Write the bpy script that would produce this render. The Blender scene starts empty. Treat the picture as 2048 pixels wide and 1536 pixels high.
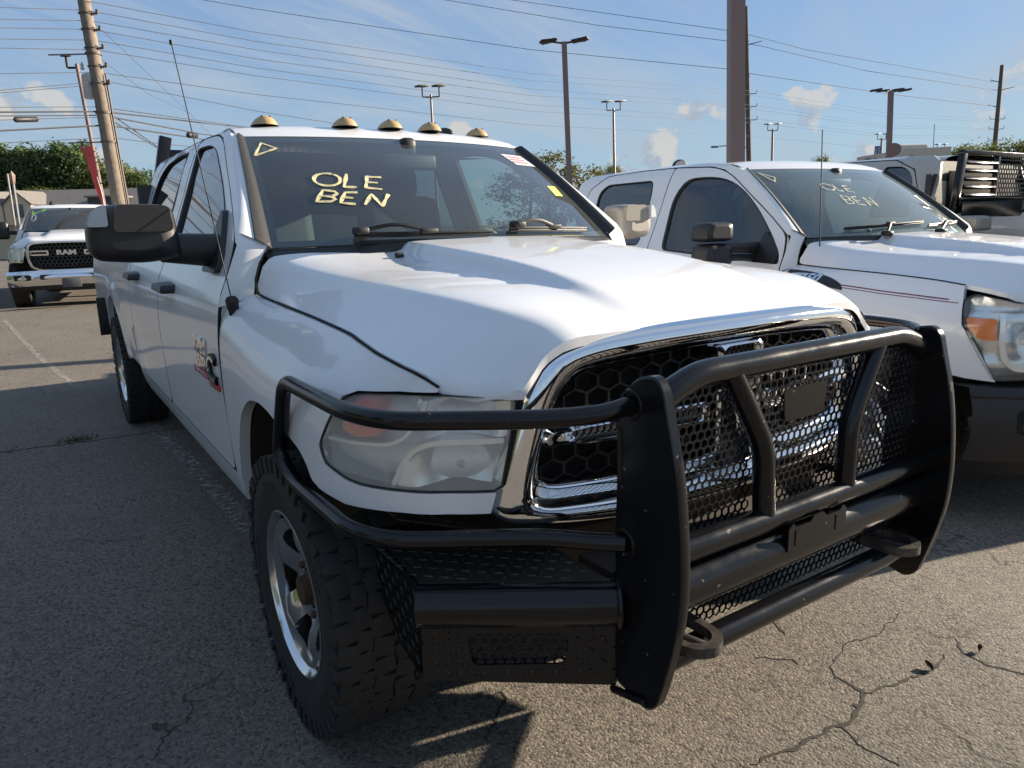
import bpy, bmesh, math, random
from mathutils import Vector, Matrix, geometry
R = math.radians
random.seed(7)
sc = bpy.context.scene
COL = sc.collection
# ------------------------------------------------------------------ camera, sky, sun, exposure
cam = bpy.data.objects.new('camera', bpy.data.cameras.new('camera')); COL.objects.link(cam)
cam.data.sensor_width = 36; cam.data.lens = 25.445; cam.data.clip_start = .02; cam.data.clip_end = 3000
_r = Vector((.83129, -.55538, -.02265)); _d = Vector((-.13874, -.16787, -.97600)); _f = Vector((.53825, .81448, -.21660))
cam.matrix_world = Matrix(((_r[0], -_d[0], -_f[0], -1.51537), (_r[1], -_d[1], -_f[1], -1.20239), (_r[2], -_d[2], -_f[2], 1.46123), (0, 0, 0, 1)))
sc.camera = cam
CLOUD_SEED = 11.3
SUN_EL, SUN_AZ = R(19), R(101.5)          # azimuth from +Y towards +X
world = bpy.data.worlds.new('World'); sc.world = world; world.use_nodes = True
def build_world():
    nt = world.node_tree; nt.nodes.clear(); N = nt.nodes.new; L = nt.links.new
    def math_(op, a, b=None, c=None, clamp=False):
        n = N('ShaderNodeMath'); n.operation = op; n.use_clamp = clamp
        for i, v in enumerate((a, b, c)):
            if v is None: continue
            if isinstance(v, (int, float)): n.inputs[i].default_value = v
            else: L(v, n.inputs[i])
        return n.outputs[0]
    def noise(vec, scale, detail=6, rough=.55, dist=0):
        n = N('ShaderNodeTexNoise'); L(vec, n.inputs['Vector'])
        n.inputs['Scale'].default_value = scale; n.inputs['Detail'].default_value = detail
        n.inputs['Roughness'].default_value = rough; n.inputs['Distortion'].default_value = dist
        return n.outputs['Fac']
    def smooth(v, a, b, lo=0, hi=1):
        n = N('ShaderNodeMapRange'); n.interpolation_type = 'SMOOTHSTEP'; L(v, n.inputs[0])
        for i, q in enumerate((a, b, lo, hi)): n.inputs[i+1].default_value = q
        return n.outputs[0]
    def mix(f, a, b):
        n = N('ShaderNodeMix'); n.data_type = 'RGBA'
        L(f, n.inputs[0])
        for s, v in ((6, a), (7, b)):
            if isinstance(v, tuple): n.inputs[s].default_value = v
            else: L(v, n.inputs[s])
        return n.outputs[2]
    mix_f = lambda f, a, b: mix(math_('ADD', f, 0.0), a, b)
    _cs = Vector((math.sin(SUN_AZ), math.cos(SUN_AZ), 0))
    sky = N('ShaderNodeTexSky'); sky.sky_type = 'NISHITA'; sky.sun_disc = False
    sky.sun_elevation = SUN_EL; sky.sun_rotation = SUN_AZ; sky.air_density = 1.0; sky.dust_density = .25; sky.ozone_density = 1.6
    tc = N('ShaderNodeTexCoord'); sep = N('ShaderNodeSeparateXYZ'); L(tc.outputs['Generated'], sep.inputs[0])
    x, y, z = sep.outputs
    # cirrus: noise on a flat layer overhead
    zz = math_('MAXIMUM', math_('ADD', z, .10), .03)
    u = math_('DIVIDE', x, zz); v = math_('DIVIDE', y, zz)
    cmb = N('ShaderNodeCombineXYZ'); L(math_('ADD', math_('MULTIPLY', u, .26), math_('MULTIPLY', v, .15)), cmb.inputs[0])
    L(math_('ADD', math_('MULTIPLY', v, 1.1), math_('MULTIPLY', u, -.5)), cmb.inputs[1])
    c1 = noise(cmb.outputs[0], 1.25, 8, .64, .9); c2 = noise(cmb.outputs[0], .33, 4, .5, .2)
    cir = math_('MULTIPLY', smooth(c1, .36, .68), smooth(c2, .28, .56))
    cir = math_('MULTIPLY', cir, .95)
    # low cumulus round the horizon
    cmb2 = N('ShaderNodeCombineXYZ'); L(x, cmb2.inputs[0]); L(y, cmb2.inputs[1]); L(math_('MULTIPLY', z, 1.25), cmb2.inputs[2])
    off = N('ShaderNodeVectorMath'); off.operation = 'ADD'; L(cmb2.outputs[0], off.inputs[0]); off.inputs[1].default_value = (CLOUD_SEED, 0, 0)
    k1 = noise(off.outputs[0], 10.5, 10, .55, .1); k2 = noise(off.outputs[0], 3.1, 3, .5)
    off2 = N('ShaderNodeVectorMath'); off2.operation = 'ADD'; L(off.outputs[0], off2.inputs[0]); off2.inputs[1].default_value = (_cs.x*.022, _cs.y*.022, .022)
    k1s = noise(off2.outputs[0], 10.5, 6, .55, .1)
    env = math_('SUBTRACT', smooth(z, .02, .16, .08, .035), smooth(z, .14, .23, 0, .30))
    kd = math_('ADD', math_('ADD', k1, math_('MULTIPLY', math_('SUBTRACT', k2, .5), .60)), env)
    kum = smooth(kd, .592, .650)
    kum = math_('MULTIPLY', kum, smooth(z, .0, .03))
    # cloud colour: sunlit flanks against blue-grey bodies
    lit = smooth(math_('SUBTRACT', k1, k1s), -.035, .055)
    ccol = mix(lit, (2.9, 3.4, 4.1, 1), (4.9, 4.75, 4.55, 1))
    hsv = N('ShaderNodeHueSaturation'); hsv.inputs['Hue'].default_value = .508; hsv.inputs['Saturation'].default_value = 1.10; L(sky.outputs[0], hsv.inputs['Color'])
    base = mix_f(.68, hsv.outputs[0], (1.95, 3.15, 5.1, 1))
    col = mix(cir, base, (3.4, 3.95, 4.7, 1))
    hz = smooth(z, -.02, .26, .62, 0)
    col = mix(hz, col, (2.9, 4.05, 4.75, 1))
    col = mix(math_('MULTIPLY', kum, .80), col, ccol)
    bg = N('ShaderNodeBackground'); bg.inputs['Strength'].default_value = .051; L(col, bg.inputs[0])
    out = N('ShaderNodeOutputWorld'); L(bg.outputs[0], out.inputs[0])
build_world()
sun = bpy.data.objects.new('sun', bpy.data.lights.new('sun', 'SUN')); COL.objects.link(sun)
sun.data.energy = 5.0; sun.data.angle = R(.53); sun.data.color = (1, .86, .68)
_sd = Vector((math.sin(SUN_AZ)*math.cos(SUN_EL), math.cos(SUN_AZ)*math.cos(SUN_EL), math.sin(SUN_EL)))
sun.rotation_euler = _sd.to_track_quat('Z', 'Y').to_euler()
vs = sc.view_settings; vs.view_transform = 'Standard'; vs.look = 'None'; vs.gamma = 1; vs.exposure = 1.42
try: vs.use_curve_mapping = False
except Exception: pass
# ------------------------------------------------------------------ materials
MATS = {}
def mat(name, col, rough=.5, metal=0, coat=0, var=None, bump=None, spec=None, emit=None, rough_var=0):
    """var=(colour2, scale, contrast), bump=(scale, strength, distance)"""
    if name in MATS: return MATS[name]
    m = bpy.data.materials.new(name); m.use_nodes = True; nt = m.node_tree; b = nt.nodes['Principled BSDF']
    c4 = tuple(col)+(1,); b.inputs['Base Color'].default_value = c4
    b.inputs['Roughness'].default_value = rough; b.inputs['Metallic'].default_value = metal
    b.inputs['Coat Weight'].default_value = coat; b.inputs['Coat Roughness'].default_value = .07
    if spec is not None: b.inputs['Specular IOR Level'].default_value = spec
    if emit: b.inputs['Emission Color'].default_value = tuple(emit)+(1,); b.inputs['Emission Strength'].default_value = 1
    tc = nt.nodes.new('ShaderNodeTexCoord')
    def noise(scale, detail=6):
        n = nt.nodes.new('ShaderNodeTexNoise'); nt.links.new(tc.outputs['Object'], n.inputs['Vector'])
        n.inputs['Scale'].default_value = scale; n.inputs['Detail'].default_value = detail; n.inputs['Roughness'].default_value = .6
        return n.outputs['Fac']
    if var:
        c2, s, k = var; r = nt.nodes.new('ShaderNodeMapRange'); nt.links.new(noise(s), r.inputs[0])
        r.inputs[1].default_value = .5-.5*k; r.inputs[2].default_value = .5+.5*k
        mx = nt.nodes.new('ShaderNodeMix'); mx.data_type = 'RGBA'; nt.links.new(r.outputs[0], mx.inputs[0])
        mx.inputs[6].default_value = c4; mx.inputs[7].default_value = tuple(c2)+(1,); nt.links.new(mx.outputs[2], b.inputs['Base Color'])
    if rough_var:
        r = nt.nodes.new('ShaderNodeMapRange'); nt.links.new(noise(9), r.inputs[0]); r.inputs[1].default_value = .3; r.inputs[2].default_value = .7
        r.inputs[3].default_value = max(0, rough-rough_var); r.inputs[4].default_value = rough+rough_var; nt.links.new(r.outputs[0], b.inputs['Roughness'])
    if bump:
        s, st, di = bump; bp = nt.nodes.new('ShaderNodeBump'); bp.inputs['Strength'].default_value = st; bp.inputs['Distance'].default_value = di
        nt.links.new(noise(s, 4), bp.inputs['Height']); nt.links.new(bp.outputs[0], b.inputs['Normal'])
    MATS[name] = m; return m
def glass(name, tint, rough=0.0, ior=1.5, haze=0, hcol=(.5, .52, .5)):
    """thin pane: tinted see-through plus mirror reflection by Fresnel"""
    m = bpy.data.materials.new(name); m.use_nodes = True; nt = m.node_tree; nt.nodes.clear()
    t = nt.nodes.new('ShaderNodeBsdfTransparent'); t.inputs[0].default_value = tuple(tint)+(1,)
    g = nt.nodes.new('ShaderNodeBsdfGlossy'); g.inputs['Roughness'].default_value = rough; g.inputs[0].default_value = (.95, .97, 1, 1)
    lw = nt.nodes.new('ShaderNodeLayerWeight'); lw.inputs[0].default_value = .5; r0 = ((ior-1)/(ior+1))**2*2
    pw = nt.nodes.new('ShaderNodeMath'); pw.operation = 'POWER'; nt.links.new(lw.outputs['Facing'], pw.inputs[0]); pw.inputs[1].default_value = 4.5
    f = nt.nodes.new('ShaderNodeMath'); f.operation = 'MULTIPLY_ADD'; nt.links.new(pw.outputs[0], f.inputs[0]); f.inputs[1].default_value = 1-r0; f.inputs[2].default_value = r0
    mx = nt.nodes.new('ShaderNodeMixShader'); nt.links.new(f.outputs[0], mx.inputs[0]); nt.links.new(t.outputs[0], mx.inputs[1]); nt.links.new(g.outputs[0], mx.inputs[2])
    last = mx.outputs[0]
    if haze:
        d = nt.nodes.new('ShaderNodeBsdfDiffuse'); d.inputs[0].default_value = tuple(hcol)+(1,)
        mh = nt.nodes.new('ShaderNodeMixShader'); mh.inputs[0].default_value = haze; nt.links.new(last, mh.inputs[1]); nt.links.new(d.outputs[0], mh.inputs[2]); last = mh.outputs[0]
    o = nt.nodes.new('ShaderNodeOutputMaterial'); nt.links.new(last, o.inputs[0]); return m
M_white = mat('white_paint', (.76, .775, .80), .42, 0, .8, var=((.71, .715, .73), 1.7, .8), bump=(700, .02, .0004))
M_grey = mat('grey_paint', (.40, .38, .345), .4, .15, .8)
M_blackpaint = mat('black_powder_coat', (.005, .005, .006), .18, 0, .0, bump=(90, .05, .002), rough_var=.06, spec=.42)
M_tread = mat('dusty_tread_plate', (.022, .020, .018), .36, var=((.045, .040, .033), 9, .7), bump=(120, .1, .002), spec=.5)
M_plastic = mat('black_plastic', (.013, .013, .0145), .42, bump=(400, .12, .001))
M_trim = mat('black_rubber_trim', (.012, .012, .012), .55)
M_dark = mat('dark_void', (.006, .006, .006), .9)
M_under = mat('underbody_grime', (.02, .018, .016), .85, var=((.05, .035, .025), 6, .6))
M_chrome = mat('chrome', (.80, .81, .83), .06, 1, rough_var=.035, bump=(3, .03, .01))
M_chrome2 = mat('wheel_chrome', (.70, .71, .73), .15, 1, rough_var=.08)
M_tire = mat('tire_rubber', (.009, .009, .009), .75, var=((.022, .020, .018), 14, .7), bump=(60, .2, .004))
M_rust = mat('rusty_steel', (.10, .045, .022), .8, .2, var=((.03, .02, .015), 40, .5), bump=(80, .4, .004))
M_amber = mat('amber_lens', (.80, .13, .03), .25, 0, .4)
M_orange = mat('orange_lens', (.80, .20, .02), .2, 0, .6)
M_cream = mat('faded_lamp_lens', (.50, .36, .18), .42, 0, .2, var=((.36, .24, .10), 30, .6))
M_refl = mat('headlamp_reflector', (.90, .91, .90), .22, .7)
M_lampgrey = mat('headlamp_housing', (.86, .87, .86), .35, .15)
M_interior = mat('interior_grey', (.055, .055, .055), .75, var=((.035, .035, .036), 9, .6))
M_tan = mat('interior_tan', (.20, .18, .14), .8)
M_paintpen = mat('window_marker_paint', (.72, .64, .36), .7)
M_decal = mat('white_sticker', (.70, .70, .70), .6, var=((.45, .40, .42), 90, .3))
M_yellow = mat('yellow_sticker', (.75, .78, .12), .6)
M_red = mat('red_enamel', (.45, .03, .03), .3, 0, .5)
M_ws = glass('windshield_glass', (.66, .80, .78), 0, 1.58, .05)
M_ws2 = glass('sky_haze_windshield_glass', (.60, .76, .76), 0, 1.62, .16, (.46, .56, .56))  # teal haze mixed in to imitate sky light brightening the glass
M_sideglass = glass('tinted_side_glass', (.16, .21, .22), 0, 1.75, .01)
M_frontglass = glass('front_door_glass', (.50, .60, .58), 0, 1.6, .01)
M_lens = glass('clear_lens', (.97, .98, .97), .02, 1.40, .27, (.90, .91, .89))
M_lens2 = glass('clear_lens_new', (.97, .98, .97), .01, 1.42, .07, (.78, .80, .77))
M_bulb = glass('bulb_glass', (.8, .8, .8), .05, 1.5, .1)
M_steel = mat('worn_black_steel', (.030, .028, .026), .36, .3, var=((.10, .09, .08), 38, .35))
def blend(m, lo, hi, c2, scale, detail=3, alpha=False):
    """second colour (or worn-through alpha) where a noise passes lo..hi"""
    nt = m.node_tree; b = nt.nodes['Principled BSDF']; tc = nt.nodes.new('ShaderNodeTexCoord'); n = nt.nodes.new('ShaderNodeTexNoise'); nt.links.new(tc.outputs['Object'], n.inputs['Vector'])
    n.inputs['Scale'].default_value = scale; n.inputs['Detail'].default_value = detail; r = nt.nodes.new('ShaderNodeMapRange'); nt.links.new(n.outputs['Fac'], r.inputs[0]); r.inputs[1].default_value = lo; r.inputs[2].default_value = hi
    if alpha: r.inputs[3].default_value, r.inputs[4].default_value = c2; nt.links.new(r.outputs[0], b.inputs['Alpha']); return
    mx = nt.nodes.new('ShaderNodeMix'); mx.data_type = 'RGBA'; nt.links.new(r.outputs[0], mx.inputs[0]); mx.inputs[6].default_value = tuple(b.inputs['Base Color'].default_value); mx.inputs[7].default_value = tuple(c2)+(1,); nt.links.new(mx.outputs[2], b.inputs['Base Color'])
blend(M_blackpaint, .715, .735, (.16, .14, .12), 42, 4)
blend(M_paintpen, .36, .62, (.62, 1.0), 60, 5, True)
M_paintpen2 = mat('faded_window_marker', (.62, .60, .46), .7); blend(M_paintpen2, .34, .66, (.30, .85), 45, 5, True)
# ------------------------------------------------------------------ generic mesh helpers
def smooth_mesh(me, ang=35):
    me.shade_smooth()
    try: me.set_sharp_from_angle(angle=R(ang))
    except Exception: pass
def obj(name, verts, faces, m, parent=None, smooth=35, loc=None):
    me = bpy.data.meshes.new(name); me.from_pydata([tuple(v) for v in verts], [], faces); me.update()
    if smooth: smooth_mesh(me, smooth)
    for q in (m if isinstance(m, (list, tuple)) else [m]): me.materials.append(q)
    o = bpy.data.objects.new(name, me); COL.objects.link(o)
    if parent: o.parent = parent
    if loc: o.location = loc
    return o
def empty(name, loc=(0, 0, 0), rz=0, label=None, cat=None, group=None, ry=0):
    o = bpy.data.objects.new(name, None); COL.objects.link(o); o.location = loc; o.rotation_euler = (0, ry, rz); o.empty_display_size = .2
    return tag(o, label, cat, group)
def tag(o, label=None, cat=None, group=None, kind=None):
    if label: o['label'] = label
    if cat: o['category'] = cat
    if group: o['group'] = group
    if kind: o['kind'] = kind
    return o
class MB:
    """collects simple shapes into one mesh"""
    def __init__(s): s.v = []; s.f = []
    def add(s, vs, fs):
        n = len(s.v); s.v += [tuple(v) for v in vs]; s.f += [tuple(i+n for i in f) for f in fs]; return s
    def build(s, name, m, parent=None, smooth=35): return obj(name, s.v, s.f, m, parent, smooth)
    def box(s, c, d, M=None, b=0):
        hx, hy, hz = d[0]/2, d[1]/2, d[2]/2
        b = min(b, hx*.9, hy*.9, hz*.9)
        if b <= 0:
            vs = [(i*hx, j*hy, k*hz) for i in (-1, 1) for j in (-1, 1) for k in (-1, 1)]
            fs = [(0, 1, 3, 2), (4, 6, 7, 5), (0, 4, 5, 1), (2, 3, 7, 6), (0, 2, 6, 4), (1, 5, 7, 3)]
        else:
            bm = bmesh.new(); bmesh.ops.create_cube(bm, size=1)
            for v in bm.verts: v.co = Vector((v.co.x*2*hx, v.co.y*2*hy, v.co.z*2*hz))
            bmesh.ops.bevel(bm, geom=bm.edges[:], offset=b, segments=2, affect='EDGES', profile=.5)
            bm.verts.index_update(); vs = [v.co.copy() for v in bm.verts]; fs = [[v.index for v in f.verts] for f in bm.faces]; bm.free()
        c = Vector(c); M = M or Matrix.Identity(3)
        return s.add([M @ Vector(v)+c for v in vs], fs)
    def tube(s, path, r, n=12, cap=True, taper=None):
        P = [Vector(p) for p in path]; k = len(P); T = []
        for i in range(k):
            a = P[max(0, i-1)]; b = P[min(k-1, i+1)]; T.append((b-a).normalized())
        up = Vector((0, 0, 1)) if abs(T[0].z) < .9 else Vector((1, 0, 0))
        u = T[0].cross(up).normalized(); vs = []
        for i in range(k):
            u = (u-T[i]*u.dot(T[i])).normalized(); w = T[i].cross(u)
            rr = r if taper is None else r*taper[i]
            for j in range(n):
                a = 2*math.pi*j/n; vs.append(P[i]+(u*math.cos(a)+w*math.sin(a))*rr)
        fs = [(i*n+j, i*n+(j+1) % n, (i+1)*n+(j+1) % n, (i+1)*n+j) for i in range(k-1) for j in range(n)]
        if cap: fs += [tuple(range(n))[::-1], tuple((k-1)*n+j for j in range(n))]
        return s.add(vs, fs)
    def grid(s, fn, nu, nv, closed=False):
        vs = [fn(i/nu, j/nv) for j in range(nv+1) for i in range(nu+(0 if closed else 1))]
        w = nu+(0 if closed else 1)
        fs = [(j*w+i, j*w+(i+1) % w, (j+1)*w+(i+1) % w, (j+1)*w+i) for j in range(nv) for i in range(nu)]
        return s.add(vs, fs)
    def lathe(s, prof, n=48, M=None, c=(0, 0, 0)):
        """prof = [(r, h)] about local X axis (h along x)"""
        M = M or Matrix.Identity(3); c = Vector(c); vs = []
        for r, h in prof:
            for j in range(n):
                a = 2*math.pi*j/n; vs.append(M @ Vector((h, r*math.cos(a), r*math.sin(a)))+c)
        k = len(prof)
        return s.add(vs, [(i*n+j, i*n+(j+1) % n, (i+1)*n+(j+1) % n, (i+1)*n+j) for i in range(k-1) for j in range(n)])
    def prism(s, poly, fn, d0, d1):
        """polygon (u, v) extruded between depths d0 and d1 through fn(u, v, d)"""
        n = len(poly); tri = geometry.tessellate_polygon([[Vector((p[0], p[1], 0)) for p in poly]])
        vs = [fn(p[0], p[1], d0) for p in poly]+[fn(p[0], p[1], d1) for p in poly]
        fs = [tuple(t) for t in tri]+[tuple(n+i for i in t[::-1]) for t in tri]
        fs += [(i, (i+1) % n, n+(i+1) % n, n+i) for i in range(n)]
        return s.add(vs, fs)
    def ribbon(s, path, w, fn, d0, d1):
        """flat stroke of width w along (u, v) path, lifted by fn"""
        n = len(path); Lf = []; Rt = []
        for i in range(n):
            a = path[max(0, i-1)]; b = path[min(n-1, i+1)]; dx, dy = b[0]-a[0], b[1]-a[1]; l = math.hypot(dx, dy) or 1
            ww = w[i] if isinstance(w, (list, tuple)) else w
            Lf.append((path[i][0]-dy/l*ww/2, path[i][1]+dx/l*ww/2)); Rt.append((path[i][0]+dy/l*ww/2, path[i][1]-dx/l*ww/2))
        vs = [fn(*p, d0) for p in Lf]+[fn(*p, d0) for p in Rt]+[fn(*p, d1) for p in Lf]+[fn(*p, d1) for p in Rt]
        fs = []
        for i in range(n-1):
            fs += [(i, i+1, n+i+1, n+i), (i, i+1, 2*n+i+1, 2*n+i), (n+i, n+i+1, 3*n+i+1, 3*n+i)]
        return s.add(vs, fs)
def rnd(pts, r, n=5, closed=True):
    """round the corners of a polyline (2D or 3D)"""
    P = []
    for p in pts:
        if not P or (Vector(p)-P[-1]).length > 1e-6: P.append(Vector(p))
    if closed and (P[0]-P[-1]).length < 1e-6: P.pop()
    k = len(P); out = []
    if isinstance(r, (list, tuple)) and len(r) != k: r = sum(r)/len(r)
    for i in range(k):
        rr = r[i] if isinstance(r, (list, tuple)) else r
        if (not closed and i in (0, k-1)) or rr <= 0: out.append(P[i]); continue
        a, b, c = P[(i-1) % k], P[i], P[(i+1) % k]; la, lc = (a-b).length, (c-b).length
        d = min(rr, la*.48, lc*.48); p0 = b+(a-b)*d/la; p1 = b+(c-b)*d/lc
        for j in range(n+1):
            t = j/n; out.append(p0*(1-t)**2+b*2*t*(1-t)+p1*t*t)
    return [tuple(p) for p in out]
def resample(pts, step, closed=True):
    out = []; k = len(pts); m = k if closed else k-1
    for i in range(m):
        a, b = pts[i], pts[(i+1) % k]; l = math.dist(a, b)
        if l < 1e-6: continue
        n = max(1, round(l/step))
        for j in range(n): out.append(tuple(a[q]+(b[q]-a[q])*j/n for q in range(len(a))))
    if not closed: out.append(tuple(pts[-1]))
    return out
def resample_n(pts, N):
    P = list(pts)+[pts[0]]; S = [0]
    for i in range(1, len(P)): S.append(S[-1]+math.dist(P[i], P[i-1]))
    out = []; i = 0
    for k in range(N):
        s = S[-1]*k/N
        while S[i+1] < s: i += 1
        t = (s-S[i])/((S[i+1]-S[i]) or 1); out.append(tuple(P[i][q]+(P[i+1][q]-P[i][q])*t for q in range(len(P[0]))))
    return out
def inside(p, poly):
    x, y = p; c = False; n = len(poly); j = n-1
    for i in range(n):
        if (poly[i][1] > y) != (poly[j][1] > y) and x < (poly[j][0]-poly[i][0])*(y-poly[i][1])/(poly[j][1]-poly[i][1])+poly[i][0]: c = not c
        j = i
    return c
def edge_dist(p, poly):
    x, y = p; b = 9e9; n = len(poly)
    for i in range(n):
        ax, ay = poly[i]; bx, by = poly[(i+1) % n]; dx, dy = bx-ax, by-ay; l = dx*dx+dy*dy
        t = min(1, max(0, ((x-ax)*dx+(y-ay)*dy)/l)) if l else 0
        b = min(b, (x-ax-t*dx)**2+(y-ay-t*dy)**2)
    return math.sqrt(b)
def panel(name, outline, fn, m, parent, sp=.04, holes=(), flange=.02, smooth=30, rowsp=None, roll=.004):
    """sheet-metal panel: fills an outline (u, v) with holes, maps it through fn(u, v, d) and folds its edges inwards"""
    loops = [resample(outline, sp)]+[resample(h, sp) for h in holes]
    pts = []; edges = []
    for lp in loops:
        n0 = len(pts); pts += [Vector((p[0], p[1])) for p in lp]; edges += [(n0+i, n0+(i+1) % len(lp)) for i in range(len(lp))]
    us = [p[0] for p in outline]; vs_ = [p[1] for p in outline]; rs = rowsp or sp
    iu = int((max(us)-min(us))/sp)+1; iv = int((max(vs_)-min(vs_))/rs)+1
    for i in range(iu+1):
        for j in range(iv+1):
            p = (min(us)+i*sp+.31*sp+(.5*sp if j % 2 else 0), min(vs_)+j*rs+.27*rs)
            if not inside(p, loops[0]) or any(inside(p, h) for h in loops[1:]): continue
            if min(edge_dist(p, l) for l in loops) < .45*min(sp, rs): continue
            pts.append(Vector(p))
    V, E, F, *_ = geometry.delaunay_2d_cdt(pts, edges, [], 0, 1e-5)
    faces = []
    for f in F:
        cx = sum(V[i][0] for i in f)/len(f); cy = sum(V[i][1] for i in f)/len(f)
        if inside((cx, cy), loops[0]) and not any(inside((cx, cy), h) for h in loops[1:]): faces.append(tuple(f))
    verts = [fn(v[0], v[1], 0) for v in V]
    if flange:
        cnt = {}
        for f in faces:
            for i in range(len(f)):
                a, b = f[i], f[(i+1) % len(f)]; cnt.setdefault((min(a, b), max(a, b)), []).append((a, b))
        be = [e[0] for e in cnt.values() if len(e) == 1]; mp = {}
        for a, b in be:
            for q in (a, b):
                if q not in mp: mp[q] = len(verts); verts.append(fn(V[q][0], V[q][1], flange))
        faces += [(b, a, mp[a], mp[b]) for a, b in be]
    return obj(name, verts, faces, m, parent, smooth)
def ring(name, loops, m, parent, smooth=40):
    """closed frame lofted through loops of equal length"""
    n = len(loops[0]); vs = [v for lp in loops for v in lp]
    fs = [(i*n+j, i*n+(j+1) % n, (i+1)*n+(j+1) % n, (i+1)*n+j) for i in range(len(loops)-1) for j in range(n)]
    return obj(name, vs, fs, m, parent, smooth)
def hexmesh(region, fn, pitch, wall, depth, mb=None, flat=False):
    """honeycomb sheet of hexagonal holes inside a polygon; fn(u, v, d)"""
    mb = mb or MB(); us = [p[0] for p in region]; vs_ = [p[1] for p in region]
    Ro = pitch/math.sqrt(3); Ri = Ro-wall/math.sqrt(3); dy = pitch*math.sqrt(3)/2
    j = 0; v = min(vs_)
    while v < max(vs_)+dy:
        u = min(us)+(pitch/2 if j % 2 else 0)
        while u < max(us)+pitch:
            if inside((u, v), region):
                oc = [(u+Ro*math.cos(R(30+60*k)), v+Ro*math.sin(R(30+60*k))) for k in range(6)]
                ic = [(u+Ri*math.cos(R(30+60*k)), v+Ri*math.sin(R(30+60*k))) for k in range(6)]
                vv = [fn(*p, 0) for p in oc]+[fn(*p, 0) for p in ic]+[fn(*p, depth) for p in ic]
                fs = [(k, (k+1) % 6, 6+(k+1) % 6, 6+k) for k in range(6)]+[(6+k, 6+(k+1) % 6, 12+(k+1) % 6, 12+k) for k in range(6)]
                mb.add(vv, fs)
            u += pitch
        v += dy; j += 1
    return mb
def treadlugs(region, fn, mb=None, pitch=.027, ln=.013, wd=.0042, h=.0028):
    """raised lens-shaped lugs of diamond tread plate"""
    mb = mb or MB(); us = [p[0] for p in region]; vs_ = [p[1] for p in region]
    nu = int((max(us)-min(us))/pitch)+2; nv = int((max(vs_)-min(vs_))/pitch)+2
    for i in range(nu):
        for j in range(nv):
            u = min(us)+i*pitch; v = min(vs_)+j*pitch
            if not inside((u, v), region): continue
            a = R(45) if (i+j) % 2 else R(-45); ca, sa = math.cos(a), math.sin(a)
            q = [(-ln, 0, 0), (0, -wd, 0), (ln, 0, 0), (0, wd, 0), (-ln*.45, 0, h), (ln*.45, 0, h)]
            mb.add([fn(u+x*ca-y*sa, v+x*sa+y*ca, z) for x, y, z in q], [(0, 1, 4), (1, 5, 4), (1, 2, 5), (2, 3, 5), (3, 4, 5), (3, 0, 4)])
    return mb
def text_shape(body, size, extrude=.002, shear=0, bevel=0, spacing=1.0, bold=0):
    """(verts, faces) of lettering in the x-y plane, centred"""
    cu = bpy.data.curves.new('lettering', 'FONT'); cu.body = body; cu.size = size; cu.extrude = extrude; cu.shear = shear
    cu.align_x = 'CENTER'; cu.align_y = 'CENTER'; cu.space_character = spacing; cu.offset = bold; cu.resolution_u = 3; cu.bevel_depth = bevel
    o = bpy.data.objects.new('lettering', cu); COL.objects.link(o)
    dg = bpy.context.evaluated_depsgraph_get(); me = bpy.data.meshes.new_from_object(o.evaluated_get(dg))
    vs = [v.co.copy() for v in me.vertices]; fs = [tuple(p.vertices) for p in me.polygons]
    bpy.data.objects.remove(o); bpy.data.meshes.remove(me); bpy.data.curves.remove(cu)
    return vs, fs
def copy_tree(o, parent=None):
    c = o.copy(); COL.objects.link(c); c.parent = parent
    for ch in list(o.children): copy_tree(ch, c)
    return c

def pchip(xs, ys):
    n = len(xs); h = [xs[i+1]-xs[i] for i in range(n-1)]; d = [(ys[i+1]-ys[i])/h[i] for i in range(n-1)]
    m = [0.0]*n; m[0] = d[0]; m[-1] = d[-1]
    for i in range(1, n-1):
        if d[i-1]*d[i] > 0:
            w1 = 2*h[i]+h[i-1]; w2 = h[i]+2*h[i-1]
            m[i] = (w1+w2)/(w1/d[i-1]+w2/d[i])
    def f(x):
        if x <= xs[0]: return ys[0]+m[0]*(x-xs[0])
        if x >= xs[-1]: return ys[-1]+m[-1]*(x-xs[-1])
        i = 0
        while x > xs[i+1]: i += 1
        t = (x-xs[i])/h[i]; t2 = t*t; t3 = t2*t
        return (2*t3-3*t2+1)*ys[i]+(t3-2*t2+t)*h[i]*m[i]+(3*t2-2*t3)*ys[i+1]+(t3-t2)*h[i]*m[i+1]
    return f
def sstep(a, b, x):
    t = min(1, max(0, (x-a)/(b-a))); return t*t*(3-2*t)
# plan curve of the front corner: t runs back along the side (t = y for y > .6)
_pl = [(.985, .6), (.981, .5), (.960, .37), (.915, .25), (.845, .155), (.75, .098), (.66, .07), (.5, .035), (.25, .008), (0, 0)]
_s = [0.0]
for i in range(1, len(_pl)): _s.append(_s[-1]+math.dist(_pl[i], _pl[i-1]))
_px = pchip(_s, [p[0] for p in _pl]); _py = pchip(_s, [p[1] for p in _pl])
def plan(t):
    if t >= .6: return .985, t, 1.0, 0.0
    s = .6-t; x, y = _px(s), _py(s); e = .004
    dx, dy = _px(s+e)-_px(s-e), _py(s+e)-_py(s-e); l = math.hypot(dx, dy) or 1
    return x, y, -dy/l, dx/l
fend_prof = pchip([.45, .5, .62, .8, .95, 1.02, 1.08, 1.13, 1.17, 1.21, 1.26], [.935, .955, .975, .987, .985, .975, .954, .925, .892, .85, .79])
fend_rear = pchip([.45, .52, .62, .8, .95, 1.05, 1.12, 1.17, 1.20, 1.222, 1.238, 1.26], [.935, .955, .974, .985, .988, .986, .978, .962, .938, .895, .852, .79])
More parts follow.
